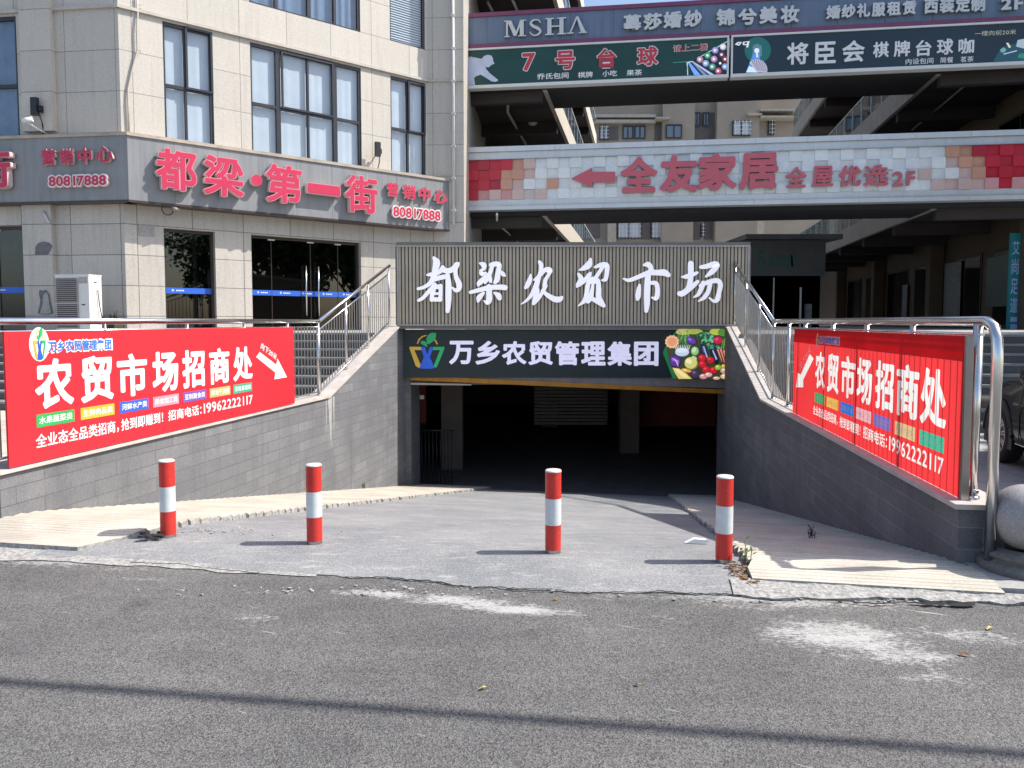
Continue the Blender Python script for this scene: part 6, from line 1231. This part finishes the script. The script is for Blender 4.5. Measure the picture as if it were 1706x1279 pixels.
# ================================================================ SMALL THINGS ON THE GROUND
def weed(p, n, h, mat, lb, seed, wl=.03):
    rn = random.Random(seed); f = Fr(p); t = thing('weed', lb, 'weed', p); b = MB(f); l = MB(f)
    for k in range(n):
        a = rn.uniform(0, 6.28); q_ = Vector((rn.uniform(-.03, .03), rn.uniform(-.03, .03), 0)); hh = h*rn.uniform(.5, 1); e = q_+Vector((.25*hh*math.cos(a), .25*hh*math.sin(a), hh)); b.tube([tuple(q_), tuple(q_.lerp(e, .5)+Vector((0, 0, .02))), tuple(e)], .003, 5)
        for j in range(7):
            pt = q_.lerp(e, .25+.75*j/6); aa = rn.uniform(0, 6.28); dx = Vector((math.cos(aa), math.sin(aa), rn.uniform(.2, .9)))*wl*rn.uniform(.7, 1.4); sd_ = Vector((-math.sin(aa), math.cos(aa), 0))*wl*.3
            l.face([l.P(*pt), l.P(*(pt+dx*.5+sd_)), l.P(*(pt+dx)), l.P(*(pt+dx*.5-sd_))])
    b.build('stem', mat, t); l.build('leaf', mat, t)
weed(pz(1246, 942, .03), 4, .17, 'green_leaf', 'bright green weed growing from the broken edge right of the last bollard', 1, .035)
weed(FR.pt(1.36, 7.0, rampz(7.0)+.05), 5, .12, 'dark_weed', 'small dark weed on the shaded ribbed walkway', 2, .03)
weed(FL.pt(13.4, -.05, rampz(13.4)+.05), 4, .16, 'green_leaf', 'thin weed at the foot of the sunlit slate wall', 5, .03)
b = MB(); rn = random.Random(4)
def chunk(b, c, s, rn):
    v = [b.P(c.x+s*dx*rn.uniform(.5, 1.2), c.y+s*dy*rn.uniform(.5, 1.2), c.z+s*.6*dz*rn.uniform(.5, 1.1)) for dz in (0, 1) for dy in (-1, 1) for dx in (-1, 1)]
    for q_ in ((0, 2, 3, 1), (4, 5, 7, 6), (0, 1, 5, 4), (2, 6, 7, 3), (0, 4, 6, 2), (1, 3, 7, 5)): b.face([v[i] for i in q_])
def pile(u, v, z, n, sx, sy, s0, s1, mat, nm, lb, cat):
    c0 = pz(u, v, z); b = MB()
    for k in range(n): chunk(b, c0+Vector((rn.gauss(0, sx), rn.gauss(0, sy), rn.uniform(0, .01))), rn.uniform(s0, s1), rn)
    tag(b.build(nm, mat, None, loc=c0), lb, cat, None, 'stuff')
pile(256, 893, .05, 14, .05, .025, .010, .028, 'crack_dark', 'rubble', 'small heap of dark rubble beside the left bollard', 'rubble')
pile(1236, 958, .03, 40, .035, .10, .006, .018, 'dry_leaf', 'rubble', 'brown debris in the broken corner right of the last bollard', 'rubble')
pile(700, 985, .0, 60, .9, .05, .004, .012, 'rubble_concrete', 'gravel', 'loose pale grit along the crack in the road', 'gravel')
pile(1420, 1000, .0, 50, .55, .03, .004, .013, 'rubble_concrete', 'gravel', 'loose grit along the broken lip in front of the shaded walkway', 'gravel')
pile(330, 885, .02, 60, .45, .04, .004, .012, 'rubble_concrete', 'gravel', 'crumbs along the edge of the cream walkway', 'gravel')
def leaf(u, v, s, mat, lb, nm='fallen_leaf'):
    c0 = pz(u, v, .006); b = MB(); a = u*.7; d = Vector((math.cos(a), math.sin(a), 0)); w = Vector((-d.y, d.x, 0)); pts_ = [c0+d*s, c0+d*.4*s+w*.42*s+Vector((0, 0, .012)), c0-d*.5*s+w*.35*s+Vector((0, 0, .008)), c0-d*s+Vector((0, 0, .004)), c0-d*.5*s-w*.35*s+Vector((0, 0, .01)), c0+d*.4*s-w*.42*s+Vector((0, 0, .003))]
    i = [b.P(*q_) for q_ in pts_]; b.face([i[0], i[1], i[2], i[3]]); b.face([i[0], i[3], i[4], i[5]]); tag(b.build(nm, mat, None, loc=c0), lb, 'leaf')
leaf(804, 1147, .022, 'yellow_leaf', 'pale yellow leaf lying in the middle of the road'); leaf(1063, 1141, .018, 'yellow_leaf', 'small pale leaf on the road below the lone bollard'); leaf(1648, 1047, .03, 'yellow_leaf', 'pale yellow leaf on the dusty road at the right'); leaf(1606, 1091, .03, 'dry_leaf', 'brown dry leaf on the dusty road at the right'); leaf(925, 999, .02, 'dry_leaf', 'brown leaf near the crack below the lone bollard'); leaf(1368, 952, .02, 'dark_weed', 'dark leaf on the pale strip of the shaded walkway')
c0 = FR.pt(.36, 6.35, rampz(6.35)+.02); b = MB(Fr(c0)); b.shape([[(-.09, 0), (-.02, .035), (.08, .028), (.1, .005), (.02, -.002)]], 0, .05, back=True); tag(b.build('paper_scrap', 'white_print', None, loc=c0), 'white crumpled paper scrap at the edge of the shaded walkway', 'litter')
bpy.data.objects.remove(_to); bpy.data.curves.remove(_tc)
